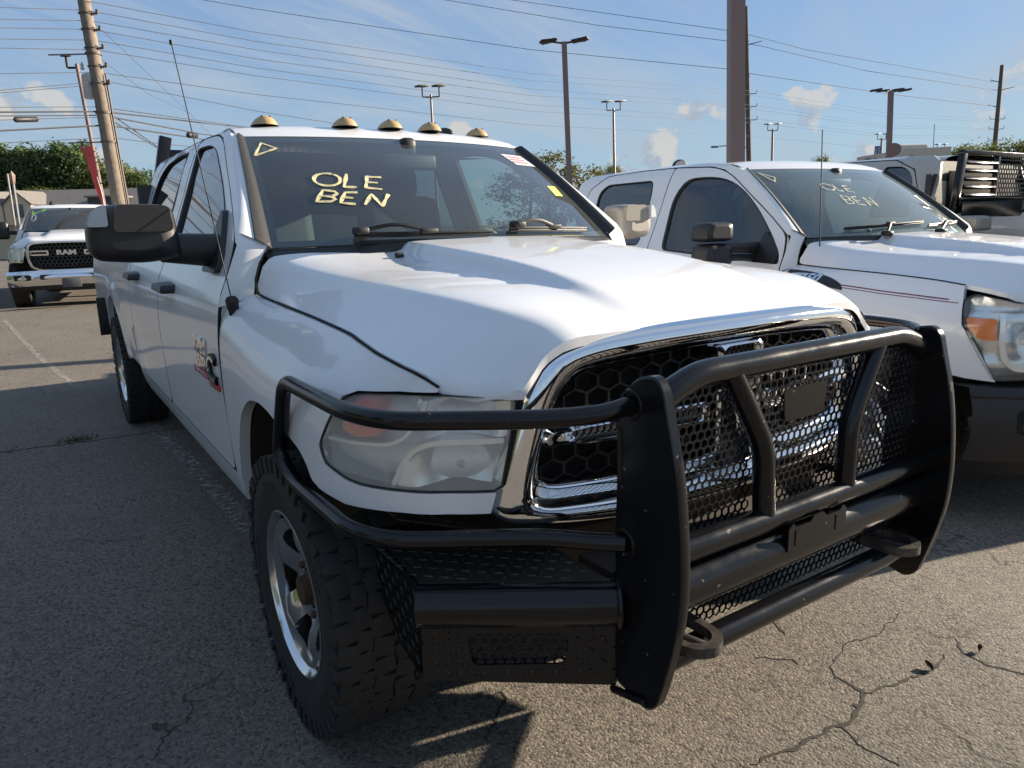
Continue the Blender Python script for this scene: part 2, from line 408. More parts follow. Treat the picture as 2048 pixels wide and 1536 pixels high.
door_prof = pchip([.40, .46, .52, .60, .80, .95, 1.05, 1.15, 1.22, 1.30, 1.42, 1.60, 1.84, 1.885, 1.915, 1.935],
                  [.90, .93, .955, .972, .983, .989, .988, .98, .968, .936, .887, .818, .727, .700, .655, .58])
zcut = pchip([-.07, .03, .076, .143, .304, .741, 1.305, 1.43], [1.100, 1.104, 1.113, 1.142, 1.172, 1.206, 1.231, 1.239])
def side(t, z, d=0.0, s=-1):
    """body side: t along the truck, z up, d inwards"""
    x, y, nx, ny = plan(t); w = 1.0 if t > 1.4495 or z > 1.30 else 0.0; wr = sstep(.85, 1.42, t)
    if w < 1:
        k = min(1, max(0, (z-.88)/.28)); zz = z-(zcut(t)-1.21)*k
        o = fend_prof(zz)-.985
        if zz > .95: g = .06+.94*sstep(-.06, .60, t); o = o*g
        o = o*(1-wr)+(fend_rear(z-(zcut(t)-1.238)*k)-.985)*wr
    else: o = door_prof(z)-.985
    o -= d
    return (s*(x+nx*o), y+ny*o, z)
# hood: strands from the centre line to the fender gap
_hy = [-.01, .03, .07, .13, .3, .6, 1.0, 1.26, 1.42]
_cutp = [side(t, zcut(t), 0, 1) for t in [1.43-.03*i for i in range(48)]]
_cutp = sorted([(p[1], p[0], p[2]) for p in _cutp if p[1] > .06 and p[0] > .5])
def _mono(a):
    r = [a[0]]
    for q in a[1:]:
        if q[0] > r[-1][0]+.004: r.append(q)
    return r
_cutp = _mono([(.05, .672, 1.102), (.08, .717, 1.106)]+_cutp)
cut_x = pchip([p[0] for p in _cutp], [p[1] for p in _cutp]); cut_z = pchip([p[0] for p in _cutp], [p[2] for p in _cutp])
_str = [  # (xs, zs) per y station
 ([0]*9,                                        [1.180, 1.213, 1.236, 1.262, 1.315, 1.362, 1.398, 1.417, 1.430]),
 ([.27,.27,.27,.28,.30,.315,.325,.333,.34],     [1.178, 1.211, 1.234, 1.258, 1.308, 1.354, 1.389, 1.407, 1.424]),
 ([.34,.34,.345,.35,.355,.365,.375,.385,.395],    [1.176, 1.209, 1.231, 1.252, 1.289, 1.316, 1.342, 1.376, 1.414]),
 ([.48,.49,.50,.51,.53,.55,.57,.585,.60],       [1.170, 1.204, 1.228, 1.249, 1.284, 1.307, 1.327, 1.364, 1.408]),
 ([.53,.535,.54,.555,.625,.662,.695,.755,.800], [1.158, 1.196, 1.222, 1.243, 1.274, 1.293, 1.310, 1.335, 1.376]),
 ([.57,.58,.59,.605,.665,.700,.728,.785,.830],  [1.135, 1.172, 1.196, 1.218, 1.251, 1.271, 1.288, 1.306, 1.330])]
_fs = [(pchip(_hy, a), pchip(_hy, b)) for a, b in _str]
_louv = [(.585, 1.015, .385, .795), (.604, .748, .385, .625), (.595, .543, .385, .460)]
def hood(x, y, d=0.0, s=1):
    a = abs(x)
    for x0, y0, x1, y1 in (_louv if s == 1 else ()):   # pressed louvre dents
        dx, dy = x1-x0, y1-y0; t = min(1, max(0, ((a-x0)*dx+(y-y0)*dy)/(dx*dx+dy*dy))); q = math.hypot(a-x0-t*dx, y-y0-t*dy)
        if q < .036: d += .0050*(.30+.70*t)*(1-sstep(.004, .036, q))
    xs = [f(y) for f, g in _fs]; zs = [g(y) for f, g in _fs]
    yc = max(y, _cutp[0][0]); xc, zc = cut_x(yc), cut_z(yc)
    if y < _cutp[0][0]: zc -= (_cutp[0][0]-y)*1.0
    xs.append((xs[-1]*.5+xc*.5)); zs.append(zs[-1]*.46+zc*.54)
    xs.append(xc); zs.append(zc)
    return (x, y, pchip(xs, zs)(a)-d)
# ------------------------------------------------------------------ pickup trucks
def lin(a, b, n): return [tuple(a[q]+(b[q]-a[q])*i/n for q in range(len(a))) for i in range(n+1)]
def arc(cx, cz, rx, rz, a0, a1, n=18): return [(cx+rx*math.cos(R(a0+(a1-a0)*i/n)), cz+rz*math.sin(R(a0+(a1-a0)*i/n))) for i in range(n+1)]
def ws_pt(u, v, d=0.0):
    """windshield: u -1..1 across, v 0..1 from cowl to roof, d outwards"""
    hx = .782*(1-v)+.680*v; x = u*hx; au = abs(u)
    yb = 1.20+.235*au**2.2; yt = 1.93+.115*au**2.2; y = yb*(1-v)+yt*v
    z = (1.405-.01*au*au)*(1-v)+(1.842-.004*au**2.5)*v+.022*math.sin(math.pi*v)
    n = Vector((u*.35, -.60, .78)).normalized()*d
    return (x+n.x, y+n.y, z+n.z)
_rx = pchip([0, .35, .55, .64, .68, .71], [0, .006, .020, .040, .062, .100])
_rise = pchip([0, .06, .15, .4, .9, 1.5, 2.2], [0, .032, .060, .086, .100, .098, .078])
def roof_pt(x, y, d=0.0):
    q = max(0, y-(1.93+.115*(abs(x)/.68)**2.2))
    return (x, y, 1.842-.004*(abs(x)/.68)**2.5+_rise(q)-_rx(abs(x))*sstep(.02, .55, q)*(.78)-d)
TIRE_R = .42
def wheel_meshes():
    P = {}
    t = MB(); w = .145   # tyre about x: outer face at +x
    t.lathe([(.232, .105), (.245, .128), (.30, .141), (.35, .143), (.385, .134), (.402, .112), (.406, .06), (.406, -.06), (.402, -.112), (.385, -.134), (.33, -.142), (.25, -.13), (.232, -.10)], 64)
    for k in range(44):   # tread blocks
        a = 2*math.pi*k/44
        for x, da, dx in ((-.105, 0, .052), (-.042, .5, .05), (.02, 0, .05), (.068, .55, .035), (.112, .1, .05)):
            b = a+da*2*math.pi/44; M = Matrix.Rotation(-b, 3, 'X'); M2 = Matrix.Rotation(b, 3, 'X') @ Matrix.Rotation(R(14 if k % 2 else -10), 3, 'Z')
            c = Matrix.Rotation(b, 3, 'X') @ Vector((x, 0, .409)); t.box(c, (dx+.008, .054, .010), M2, .002)
        for dz in (.386,):
            c = Matrix.Rotation(a+.3/44, 3, 'X') @ Vector((.132, 0, .386)); t.box(c, (.026, .030 if k % 2 else .022, .044), Matrix.Rotation(a, 3, 'X'))
    for k in range(5):   # raised sidewall lettering blocks
        for q in range(5):
            a = R(72*k)+q*.085; c = Matrix.Rotation(a, 3, 'X') @ Vector((.1425, 0, .325)); t.box(c, (.004, .017, .026), Matrix.Rotation(a, 3, 'X'))
    P['tire'] = t
    r = MB()
    dep = lambda q: .012-.016*sstep(.235, .19, q)-.030*sstep(.17, .085, q)
    r.lathe([(.232, .10), (.246, .126), (.250, .131), (.244, .133), (.234, .122), (.226, .108), (.222, .085), (.215, -.02), (.215, -.1)], 64)
    P['rim'] = r; P['dep'] = dep
    return P
_WM = None
def wheel_set(root, spots, chrome, rusty=True, hub=True):
    """builds one wheel (tire, rim with five spokes, hub, lugs) and copies it to the other spots: (x, y, z, s)"""
    P = wheel_meshes(); w = bpy.data.objects.new('wheel', None); COL.objects.link(w); w.parent = root
    P['tire'].build('tire', M_tire, w, 30)
    rim = P['rim'].build('rim', chrome, w, 30)
    dep = P['dep']
    holes = []
    for k in range(5):
        a = 72*k+36; h = []
        for q in range(9): h.append((a-21+42*q/8, .186))
        for q in range(7): h.append((a+13-26*q/6, .110))
        holes.append(rnd([(r*math.cos(R(b)), r*math.sin(R(b))) for b, r in h], .012, 2))
    def sp(u, v, d):
        q = math.hypot(u, v); an = math.degrees(math.atan2(v, u)) % 72; k = min(an, 72-an)/36
        return (.108+dep(q)+.012*(1-k*1.6)*sstep(.07, .12, q)*sstep(.225, .17, q)-d, u, v)
    circ = [(.222*math.cos(2*math.pi*i/64), .222*math.sin(2*math.pi*i/64)) for i in range(64)]
    core = [(.062*math.cos(2*math.pi*i/32), .062*math.sin(2*math.pi*i/32)) for i in range(32)]
    panel('spokes', circ, sp, chrome, w, .016, holes+[core], .045, 40)
    b = MB(); b.lathe([(.0, -.03), (.215, -.03), (.215, -.034)], 32); b.build('brake_disc', M_rust, w)
    h = MB(); h.lathe([(.062, .02), (.062, .052), (.056, .075), (.045, .085), (.043, .105), (0, .107)], 32); h.build('hub', M_rust if rusty else chrome, w, 30)
    l0 = None
    for k in range(8):
        a = 2*math.pi*k/8; c = (.070, .083*math.cos(a), .083*math.sin(a))
        if l0 is None:
            l = MB(); l.lathe([(0, -.02), (.0125, -.02), (.0125, .008), (.008, .013), (0, .013)], 6); l0 = l.build('lug_nut', M_rust if rusty else chrome, w, 30); l0.location = c
        else:
            o = l0.copy(); COL.objects.link(o); o.parent = w; o.location = c
    for i, (x, y, z, s) in enumerate(spots):
        o = w if i == 0 else copy_tree(w, root)
        o.location = (x, y, z); o.rotation_euler = (R(17*i+8), 0, 0) if s > 0 else (R(-(17*i)+8), 0, math.pi)
    return w
def truck_body(root, paint, cfg):
    """cab, doors, glass, hood, fenders, bed, wheels and cabin shared by the pickups; front faces -Y"""
    g = cfg.get
    belt = 1.335
    # --- outlines in (t, z)
    arch_f = rnd([(.500, .834), (.533, .840), (.56, .872), (.607, .899), (.70, .916), (.83, .933), (.90, .946), (.997, .953), (1.111, .938), (1.227, .868), (1.296, .768), (1.361, .648), (1.41, .52)], .05, 3, False)
    wf = g('front_window') or rnd([(1.60, 1.36), (1.66, 1.455), (1.82, 1.566), (2.045, 1.70), (2.25, 1.803), (2.38, 1.833), (2.50, 1.848), (2.735, 1.855), (2.715, 1.36)], [.02, .05, .3, .3, .1, .1, .1, .03, .03], 3)
    wr = g('rear_window') or rnd([(2.995, 1.36), (2.985, 1.862), (3.25, 1.866), (3.60, 1.845), (3.765, 1.775), (3.835, 1.63), (3.87, 1.36)], [.03, .03, .1, .15, .12, .1, .04], 3)
    d_f = rnd([(1.462, .60), (1.462, 1.30), (1.495, 1.415), (1.66, 1.525), (1.872, 1.652), (2.09, 1.786), (2.22, 1.846), (2.365, 1.876), (2.78, 1.900), (2.80, 1.34), (2.80, .60)], [.05, .1, .05, .05, .05, .1, .08, .1, .02, .1, .05], 3)
    d_r = rnd([(2.808, .60), (2.808, 1.34), (2.79, 1.901), (3.25, 1.908), (3.66, 1.895), (3.86, 1.80), (3.95, 1.60), (3.965, 1.30), (3.93, .88), (3.80, .66), (3.72, .60)], [.04, .1, .02, .05, .03, .03, .05, .1, .05, .05, .05], 3)
    for s in (-1, 1):
        fn = lambda t, z, d, s=s: side(t, z, d, s)
        # fender: from the headlamp round the corner to the door
        lampo = g('lamp_outline')
        if lampo:   # headlight aperture edges in (t, z): the fender wraps behind and below it
            out = [(1.448, .52), (1.40, .52)]+arch_f[::-1]
            low = g('low') or [(.48, .829), (.365, .822), (.19, .836), (.076, .838), (.0, .833)]
            zt = lambda t: zcut(t)
            top = [(t, zt(t)-.003) for t in [g('lamp_top', .09)+.04*i for i in range(34) if g('lamp_top', .09)+.04*i < 1.44]]
            out = out+low+lampo+top+[(1.448, 1.236)]
            fo = panel('fender', out, fn, paint, root, .035, flange=.035, roll=.0)
        # dark liner inside the wheel arch
        m = MB(); al = arc(.90, .49, .44, .49, 175, 5, 16)
        m.grid(lambda a, b: side(al[int(round(a*16))][0], al[int(round(a*16))][1], .03+b*.42, s), 16, 3); m.build('wheel_liner', M_under, root)
        # front and rear doors
        for nm, o, w, hy in (('front', d_f, wf, 2.46), ('rear', d_r, wr, 3.62)):
            d = panel('door', o, fn, paint, root, .045, [w], .03)
            wc = [(p[0], p[1]) for p in w]
            cx = sum(p[0] for p in wc)/len(wc); cz = sum(p[1] for p in wc)/len(wc)
            grow = lambda k: [(cx+(p[0]-cx)*k, cz+(p[1]-cz)*k) for p in wc]
            wi = grow(.955)
            ring('window_trim', [[side(p[0], p[1], .0, s) for p in wc], [side(p[0], p[1], -.004, s) for p in grow(.985)], [side(p[0], p[1], .002, s) for p in grow(.96)], [side(p[0], p[1], .03, s) for p in grow(.955)]], M_trim, d)
            panel('window', grow(.96), lambda t, z, q, s=s: side(t, z, .012+q, s), g('front_glass', M_frontglass) if nm == 'front' else M_sideglass, d, .08, flange=0)
            ho = rnd([(hy-.14, 1.190), (hy-.13, 1.228), (hy+.02, 1.236), (hy+.14, 1.226), (hy+.14, 1.192)], .02, 3)
            hp = rnd([(hy-.17, 1.155), (hy-.16, 1.245), (hy+.17, 1.245), (hy+.17, 1.155)], .03, 3)
            hm = MB()
            q0 = [fn(p[0], p[1], -.001) for p in ho]; q1 = [fn(p[0], p[1], -.050) for p in ho]
            cxh = sum(p[0] for p in ho)/len(ho); czh = sum(p[1] for p in ho)/len(ho)
            q2 = [fn(cxh+(p[0]-cxh)*.93, czh+(p[1]-czh)*.75, -.060) for p in ho]; n = len(ho)
            hm.add(q0+q1+q2+[fn(cxh, czh, -.062)], [(i, (i+1) % n, n+(i+1) % n, n+i) for i in range(n)]+[(n+i, n+(i+1) % n, 2*n+(i+1) % n, 2*n+i) for i in range(n)]+[(2*n+i, 2*n+(i+1) % n, 3*n) for i in range(n)])
            hm.build('handle', g('handle_mat', M_plastic), d, 40)
        # rocker, rail and rear pillar
        rk = [(1.45, .46), (3.98, .46), (3.98, .86), (3.925, .86), (3.795, .648), (3.72, .592), (1.455, .592)]
        panel('rocker_panel', rk, fn, paint, root, .06, flange=.10)
        rail = [(1.455, 1.41), (1.488, 1.42), (1.66, 1.532), (1.872, 1.659), (2.09, 1.793), (2.22, 1.853), (2.365, 1.884), (2.79, 1.909), (3.25, 1.916), (3.66, 1.903), (3.868, 1.806), (3.958, 1.60), (3.972, 1.30), (3.94, .90), (3.985, .86), (4.10, .86), (4.11, 1.40), (4.105, 1.70), (4.07, 1.86), (3.97, 1.915), (3.70, 1.932), (2.85, 1.932), (2.45, 1.915), (2.22, 1.893), (2.03, 1.835), (1.77, 1.665), (1.56, 1.515), (1.475, 1.45)]
        panel('roof_rail', rail, fn, paint, root, .05, flange=.03)
        # windshield pillar: from the rail edge to the glass, outer half painted, inner half black
        e1 = [(1.475, 1.45), (1.56, 1.515), (1.77, 1.665), (2.03, 1.835)]
        e1 = [side(a, b, 0, s) for a, b in resample(e1, .04, False)]; k = len(e1)
        e2 = [ws_pt(s*1.0, i/(k-1), .002) for i in range(k)]
        mid = lambda q, lift: [tuple(Vector(a).lerp(Vector(b), q)+Vector((s*.45, -.6, .45)).normalized()*lift) for a, b in zip(e1, e2)]
        rows = [e1, mid(.18, .010), mid(.42, .016), mid(.55, .015)]
        m = MB(); m.grid(lambda a, b: rows[int(round(b*3))][int(round(a*(k-1)))], k-1, 3); m.build('windshield_pillar', paint, root, 60)
        rows2 = [mid(.55, .015), mid(.62, .024), mid(.84, .022), mid(.95, .012), mid(1.08, .0)]
        m = MB(); m.grid(lambda a, b: rows2[int(round(b*4))][int(round(a*(k-1)))], k-1, 4); m.build('pillar_trim', M_trim, root, 60)
        # cowl corner between hood, fender and pillar
        ed = [side(1.452, z, 0, s) for z in (1.200, 1.235, 1.27, 1.305, 1.34, 1.375, 1.405)]+[side(1.462, 1.428, 0, s), side(1.475, 1.45, 0, s)]
        eb = [(.858, 1.425, 1.232), (.852, 1.426, 1.262), (.845, 1.427, 1.297), (.834, 1.429, 1.332), (.818, 1.431, 1.362), (.804, 1.432, 1.384), (.794, 1.434, 1.400), (.787, 1.436, 1.406), (.782, 1.438, 1.410)]
        eb = [(s*a, b, c) for a, b, c in eb]; kk = len(eb)
        def cow(a, b):
            p = Vector(ed[int(round(a*(kk-1)))]); q = Vector(eb[int(round(a*(kk-1)))]); mm = p.lerp(q, b); return mm+Vector((s*.6, -.3, .4))*(.014*math.sin(math.pi*b)*(1-abs(2*a-1)**4))
        m = MB(); m.grid(cow, kk-1, 10); m.build('cowl_corner', paint, root, 60)
        # dark tubes that paint the shade inside the hood and door gaps
        t0 = g('lamp_top', .09)
        m = MB(); m.tube([side(t0+(1.43-t0)*i/40, zcut(t0+(1.43-t0)*i/40)+.002, -.0005, s) for i in range(41)]+[(s*.847, 1.423, 1.29), (s*.826, 1.428, 1.345), (s*.79, 1.434, 1.398)], .0032, 6); m.build('hood_gap_shade', M_dark, root)
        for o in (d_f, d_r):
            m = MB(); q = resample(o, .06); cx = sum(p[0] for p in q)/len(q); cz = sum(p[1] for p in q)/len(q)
            m.tube([side(max(1.4505, p[0]+(.004 if p[0] > cx else -.004)), p[1]+(.003 if p[1] > cz else -.003), .005, s) for p in q+q[:1]], .0058, 5, False); m.build('door_gap_shade', M_dark, root)
        # cargo bed side with wheel arch
        ra = arc(5.13, .56, .50, .43, 0, 180, 20)
        bo = [(4.125, .60), (4.62, .60)]+[(a, max(.57, b)) for a, b in ra[::-1]]+[(5.66, .62), (6.62, .70), (6.63, 1.30), (6.60, 1.40), (4.125, 1.42)]
        bp = g('bed_prof') or pchip([.5, .62, .8, .95, 1.05, 1.2, 1.3, 1.38, 1.42], [.945, .965, .978, .985, .985, .972, .955, .935, .915])
        bfn = lambda t, z, d, s=s: (s*(bp(z)+.016*math.exp(-((math.hypot((t-5.13)/1.12, z-.56)-.47)/.07)**2)-d), t, z)
        bs = panel('bed_side', bo, bfn, paint, root, .06, flange=.04)
        m = MB(); m.grid(lambda a, b: (s*(bp(1.42)-b*.10), 4.125+a*2.48, 1.42+.022*math.sin(math.pi*min(1, b*1.0))), 4, 6); m.build('bed_rail', M_plastic, root, 60)
        m = MB(); al2 = arc(5.13, .55, .52, .46, 175, 5, 16); m.grid(lambda a, b: (s*(.94-b*.36), al2[int(round(a*16))][0], al2[int(round(a*16))][1]), 16, 2); m.build('wheel_liner', M_under, root)
        if g('mud_flap'):
            m = MB(); m.box((s*.985, 5.82, .77), (.13, .02, .32), Matrix.Rotation(R(4), 3, 'X'), .004); m.build('mud_flap', M_trim, root)
    # bed floor, walls, tailgate
    m = MB(); m.box((0, 5.36, .80), (1.80, 2.48, .04)); m.box((0, 4.16, 1.10), (1.80, .04, .60))
    for s in (-1, 1): m.box((s*.83, 5.36, 1.1), (.03, 2.46, .60)); m.box((s*.66, 5.13, .93), (.32, .95, .22), None, .05)
    m.build('cargo_bed', paint, root)
    m = MB(); m.box((0, 6.60, 1.05), (1.72, .06, .66), None, .02); m.box((0, 6.638, 1.05), (1.4, .02, .36), None, .008); m.build('tailgate', paint, root)
    m = MB(); m.box((0, 6.72, .62), (1.86, .18, .20), None, .04); m.build('rear_bumper', M_chrome2, root)
    # hood
    xc = lambda y: max(cut_x(y)-.009, .5)
    yr = lambda x: 1.42-.20*(1-min(1, abs(x)/.86)**2.2)
    fr = g('hood_front')
    ys = [.065+.035*i for i in range(39)]
    def ycl(x):
        y = .06
        while cut_x(y) < x+.004 and y < .5: y += .002
        return y
    half = [(x, y) for x, y in fr if x > 0]
    right = half+[(xc(y), y) for y in ys if half[-1][1]+.012 < y < 1.40]+[(xc(1.418), 1.418)]
    rear = [(.845*q, yr(.845*q)) for q in [.95-.1*i for i in range(20)]]
    outl = right+rear+[(-a, b) for a, b in right[::-1]]
    hd = panel('hood', outl, lambda x, y, d: hood(x, y, d), paint, root, g('hood_grid', .05), flange=.022, smooth=50)
    # cowl panel, roof, windshield
    m = MB(); m.grid(lambda a, b: tuple(Vector((((2*a-1)*.80), yr((2*a-1)*.80)-.03, hood((2*a-1)*.80, yr((2*a-1)*.80)-.01)[2]-.022)).lerp(Vector(ws_pt((2*a-1)*1.03, 0, -.006)), b)), 30, 2)
    m.build('cowl', M_plastic, root, 60)
    m = MB()
    def rf(a, b):
        x = (2*a-1); xx = .70*math.copysign(abs(x)**.8, x); y0 = 1.93+.115*(abs(xx)/.68)**2.2
        y = y0+.004+(4.085-y0)*b; p = roof_pt(xx, y); return p
    m.grid(rf, 36, 30); m.build('roof', paint, root, 60)
    m = MB(); m.grid(lambda a, b: ws_pt(2*a-1, b, 0), 24, 12); ws = m.build('windshield', g('ws_glass', M_ws), root, 80)
    fl = MB()   # black frit band round the glass
    fl.grid(lambda a, b: ws_pt(2*a-1, .0+b*.045, -.004), 24, 1); fl.grid(lambda a, b: ws_pt(2*a-1, 1-b*.05, -.004), 24, 1)
    for s in (-1, 1): fl.grid(lambda a, b: ws_pt(s*(1-.035*a), b, -.004), 1, 12)
    fl.build('glass_border', M_trim, ws)
    # cab rear wall with window
    m = MB(); m.grid(lambda a, b: (((2*a-1)*side(4.1, .86+b*1.0, .02, 1)[0]), 4.10-.03*b, .86+b*1.0), 8, 16); m.build('cab_rear', paint, root, 60)
    m = MB(); m.box((0, 4.085, 1.60), (1.2, .012, .36), None, .004); m.build('rear_window', M_dark, root)
    # cabin
    it = g('interior', M_interior)
    m = MB(); m.box((0, 2.75, .64), (1.80, 2.7, .06)); m.box((0, 4.05, 1.2), (1.7, .05, 1.1)); m.grid(lambda a, b: ((2*a-1)*.64, 2.2+1.8*b, 1.80+.035*math.sin(math.pi*b)), 8, 6)
    for s in (-1, 1): m.box((s*.88, 2.7, .98), (.06, 2.5, .66))
    m.build('cabin_lining', it, root)
    m = MB(); m.grid(lambda a, b: ((2*a-1)*.80, 1.30+.235*abs(2*a-1)**2.2+b*.42, 1.385-.02*b*b-.012*abs(2*a-1)), 20, 5); m.box((0, 1.86, 1.2), (1.6, .22, .34), None, .06); m.build('dashboard', it, root, 60)
    for sx in (-.40, .40):
        m = MB(); m.box((sx, 2.50, .98), (.54, .56, .16), None, .06); m.box((sx, 2.84, 1.30), (.52, .17, .68), Matrix.Rotation(R(-12), 3, 'X'), .07); m.box((sx, 2.92, 1.715), (.28, .10, .18), Matrix.Rotation(R(-8), 3, 'X'), .05); m.build('seat', it, root, 60)
    m = MB(); m.box((0, 3.60, .98), (1.45, .5, .16), None, .06); m.box((0, 3.90, 1.32), (1.45, .14, .62), Matrix.Rotation(R(-10), 3, 'X'), .06)
    for sx in (-.45, .45): m.box((sx, 3.95, 1.68), (.26, .09, .16), None, .04)
    m.build('rear_seat', it, root, 60)
    Ms = Matrix.Rotation(R(-62), 3, 'X'); m = MB(); c = Vector((.40, 2.06, 1.27))
    m.tube([c+Ms @ Vector((.19*math.cos(2*math.pi*i/32), .19*math.sin(2*math.pi*i/32), 0)) for i in range(33)], .016, 8, False); m.box(c, (.14, .12, .05), Ms, .02); m.box(c, (.36, .03, .02), Ms, .006); m.build('steering_wheel', M_trim, root, 50)
    m = MB(); m.box(ws_pt(0, .88, -.07), (.26, .03, .07), None, .015); m.box(ws_pt(0, .95, -.02), (.07, .07, .08), None, .02); m.build('rear_view_mirror', M_trim, root, 50)
    # underbody
    m = MB(); m.box((0, 3.5, .50), (1.1, 5.9, .16)); m.box((0, 1.0, .95), (1.15, 1.2, .5)); m.box((0, .79, .40), (1.5, .12, .12)); m.box((0, 5.1, .40), (1.5, .14, .14))
    m.build('chassis', M_under, root)
    z = TIRE_R-.008
    wheel_set(root, [(-.862, .79, z, -1), (.862, .79, z, 1), (-.862, 5.1, z, -1), (.862, 5.1, z, 1)], g('wheel_mat', M_chrome2), g('rusty', True))
    return hd, ws
def wiper(root, pts, pivot):
    m = MB(); a = Vector(pivot); P = [Vector(ws_pt(u, v, .012)) for u, v in pts]
    m.tube(P, .007, 6); m.tube([p+Vector((0, -.004, .010)) for p in P], .0045, 6); mid = P[len(P)//2]
    m.tube(rnd([a, a.lerp(mid, .5)+Vector((0, -.01, .035)), mid+Vector((0, -.005, .016))], .05, 4, False), .008, 6)
    m.box(a, (.05, .06, .03), None, .01); m.box(mid+Vector((0, -.005, .015)), (.07, .02, .02), None, .006); m.build('wiper', M_trim, root, 50)
def marker_strokes(name, strokes, w, parent, m, origin, xv, yv):
    """hand-painted strokes on the windshield; letter units mapped by two skewed axes"""
    b = MB()
    for st in strokes:
        p = resample(st, .07, False); k = len(p)
        P = [Vector(ws_pt(origin[0]+x*xv[0]+y*yv[0], origin[1]+x*xv[1]+y*yv[1], .003)) for x, y in p]
        vs = []; ph = random.uniform(0, 6)
        for i in range(k):
            t = (P[min(k-1, i+1)]-P[max(0, i-1)]).normalized(); n = t.cross(Vector((0, -.6, .8))).normalized()
            ww = w*(.92+.22*math.sin(i*.55+ph)+.14*random.random())*.5
            vs += [P[i]+n*ww, P[i]-n*ww]
        b.add(vs, [(2*i, 2*i+1, 2*i+3, 2*i+2) for i in range(k-1)])
    return b.build(name, m, parent, 60)
def ell(cx, cy, rx, ry, a0=0, a1=360, n=20): return [(cx+rx*math.cos(R(a0+(a1-a0)*i/n)), cy+ry*math.sin(R(a0+(a1-a0)*i/n))) for i in range(n+1)]
OLE_BEN = {  # letter strokes, x right, y up, one unit = one letter height
 'OLE': [ell(.48, .5, .50, .46, 70, 425), [(1.22, 1.0), (1.10, .02), (1.58, .06)], [(2.60, .92), (2.02, .88), (1.92, .06), (2.55, .02)], [(1.98, .48), (2.42, .47)]],
 'BEN': [[(.18, .98), (.05, .0), (.62, .10), (.78, .30), (.60, .47), (.12, .50)], [(.16, .98), (.66, .92), (.80, .74), (.62, .52)], [(1.62, .98), (1.10, .90), (1.00, .04), (1.62, .02)], [(1.06, .50), (1.48, .48)], [(2.00, .02), (2.22, .92), (2.72, .02), (2.96, 1.04)]]}
# ------------------------------------------------------------------ the white pickup with the black grille guard
hero = empty('pickup_truck', (0, 0, 0), 0, 'white crew-cab pickup with black grille guard and yellow lettering on its windshield, in front', 'pickup truck', 'pickup trucks on the lot')
LAMP = rnd([(-.038, .884), (.074, .892), (.19, .890), (.304, .886), (.357, .890), (.443, .908), (.466, .946), (.418, 1.027), (.386, 1.070), (.329, 1.088), (.194, 1.100), (.077, 1.101), (-.082, 1.088)], [.01, .05, .05, .05, .05, .02, .02, .05, .02, .03, .05, .05, .01], 3)
lamp_edge = [(-.014, .832), (-.028, .879), (.074, .886), (.19, .884), (.304, .880), (.360, .884), (.447, .903), (.472, .945), (.424, 1.029), (.391, 1.075), (.333, 1.094), (.194, 1.107), (.095, 1.109)]
hood_front = [(.02, .031), (.2, .033), (.35, .037), (.46, .040), (.53, .044), (.575, .050), (.605, .054), (.635, .052), (.66, .049)]
HCFG = dict(lamp_outline=lamp_edge, hood_front=hood_front, mud_flap=True, hood_grid=.02)
hd, ws = truck_body(hero, M_white, HCFG)
# hood details: louvre dents, washer nozzles
for s in (-1, 1):
    p = hood(s*.42, 1.15); m = MB(); m.box((p[0], p[1], p[2]+.008), (.03, .024, .016), None, .006); m.build('washer_nozzle', M_trim, hd)
# windshield writing, stickers
marker_strokes('lettering', OLE_BEN['OLE'], .0135, ws, M_paintpen, (-.738, .447), (.128, -.018), (.034, .126))
marker_strokes('lettering', OLE_BEN['BEN'], .0135, ws, M_paintpen, (-.762, .313), (.110, -.019), (.040, .100))
marker_strokes('arrow_mark', [[(0, 0), (.42, 1), (1.0, .55), (0, 0)]], .009, ws, M_paintpen, (-.968, .762), (.125, 0), (0, .150))
m = MB(); m.grid(lambda a, b: ws_pt(.715+.215*a+.03*(1-b), .725+.145*b, .002), 3, 2); m.build('sticker', M_decal, ws)
m = MB()
for k in range(3): m.grid(lambda a, b: ws_pt(.745+.16*a, .755+.035*k+.016*b, .0035), 2, 1)
m.build('sticker_print', mat('sticker_print', (.35, .16, .22), .6), ws)
m = MB(); m.grid(lambda a, b: ws_pt(.80+.09*a+.02*b, .370+.105*b, .002), 1, 1); m.build('sticker', M_yellow, ws)
wiper(hero, [(-.66+.066*i, .036-.002*i) for i in range(11)], ws_pt(-.63, .045, .03))
wiper(hero, [(.12+.060*i, .040-.001*i) for i in range(11)], ws_pt(.17, .055, .03))
# roof marker lamps and antenna fin
for x, y in ((-.545, 2.20), (-.215, 2.095), (0, 2.08), (.215, 2.095), (.545, 2.20)):
    p = roof_pt(x, y); ml = bpy.data.objects.new('marker_lamp', None); COL.objects.link(ml); ml.parent = hero; ml.location = (p[0], p[1], p[2]+.002)
    pr = [(0, 1), (.25, .97), (.5, .84), (.75, .58), (.92, .28), (1, .0)]
    def dome(kx, ky, kz, m_, nm):
        b = MB(); vs = []; n = 20
        for r, h in pr:
            for j in range(n):
                a = 2*math.pi*j/n; yy = r*ky*math.sin(a); vs.append((r*kx*math.cos(a), yy+(.018 if yy > 0 else -.004)*0, h*kz*(1-.25*(yy/ky))))
        b.add(vs, [(i*n+j, i*n+(j+1) % n, (i+1)*n+(j+1) % n, (i+1)*n+j) for i in range(len(pr)-1) for j in range(n)]); return b.build(nm, m_, ml, 50)
    dome(.057, .074, .041, M_cream, 'lens'); dome(.060, .077, .004, M_trim, 'base')
    for q in (-.02, .015):
        b = MB(); b.lathe([(0, .0), (.004, 0), (.004, .004), (0, .004)], 8, Matrix.Rotation(R(-60), 3, 'Y'), (q, -.035, .036)); b.build('screw', M_trim, ml)
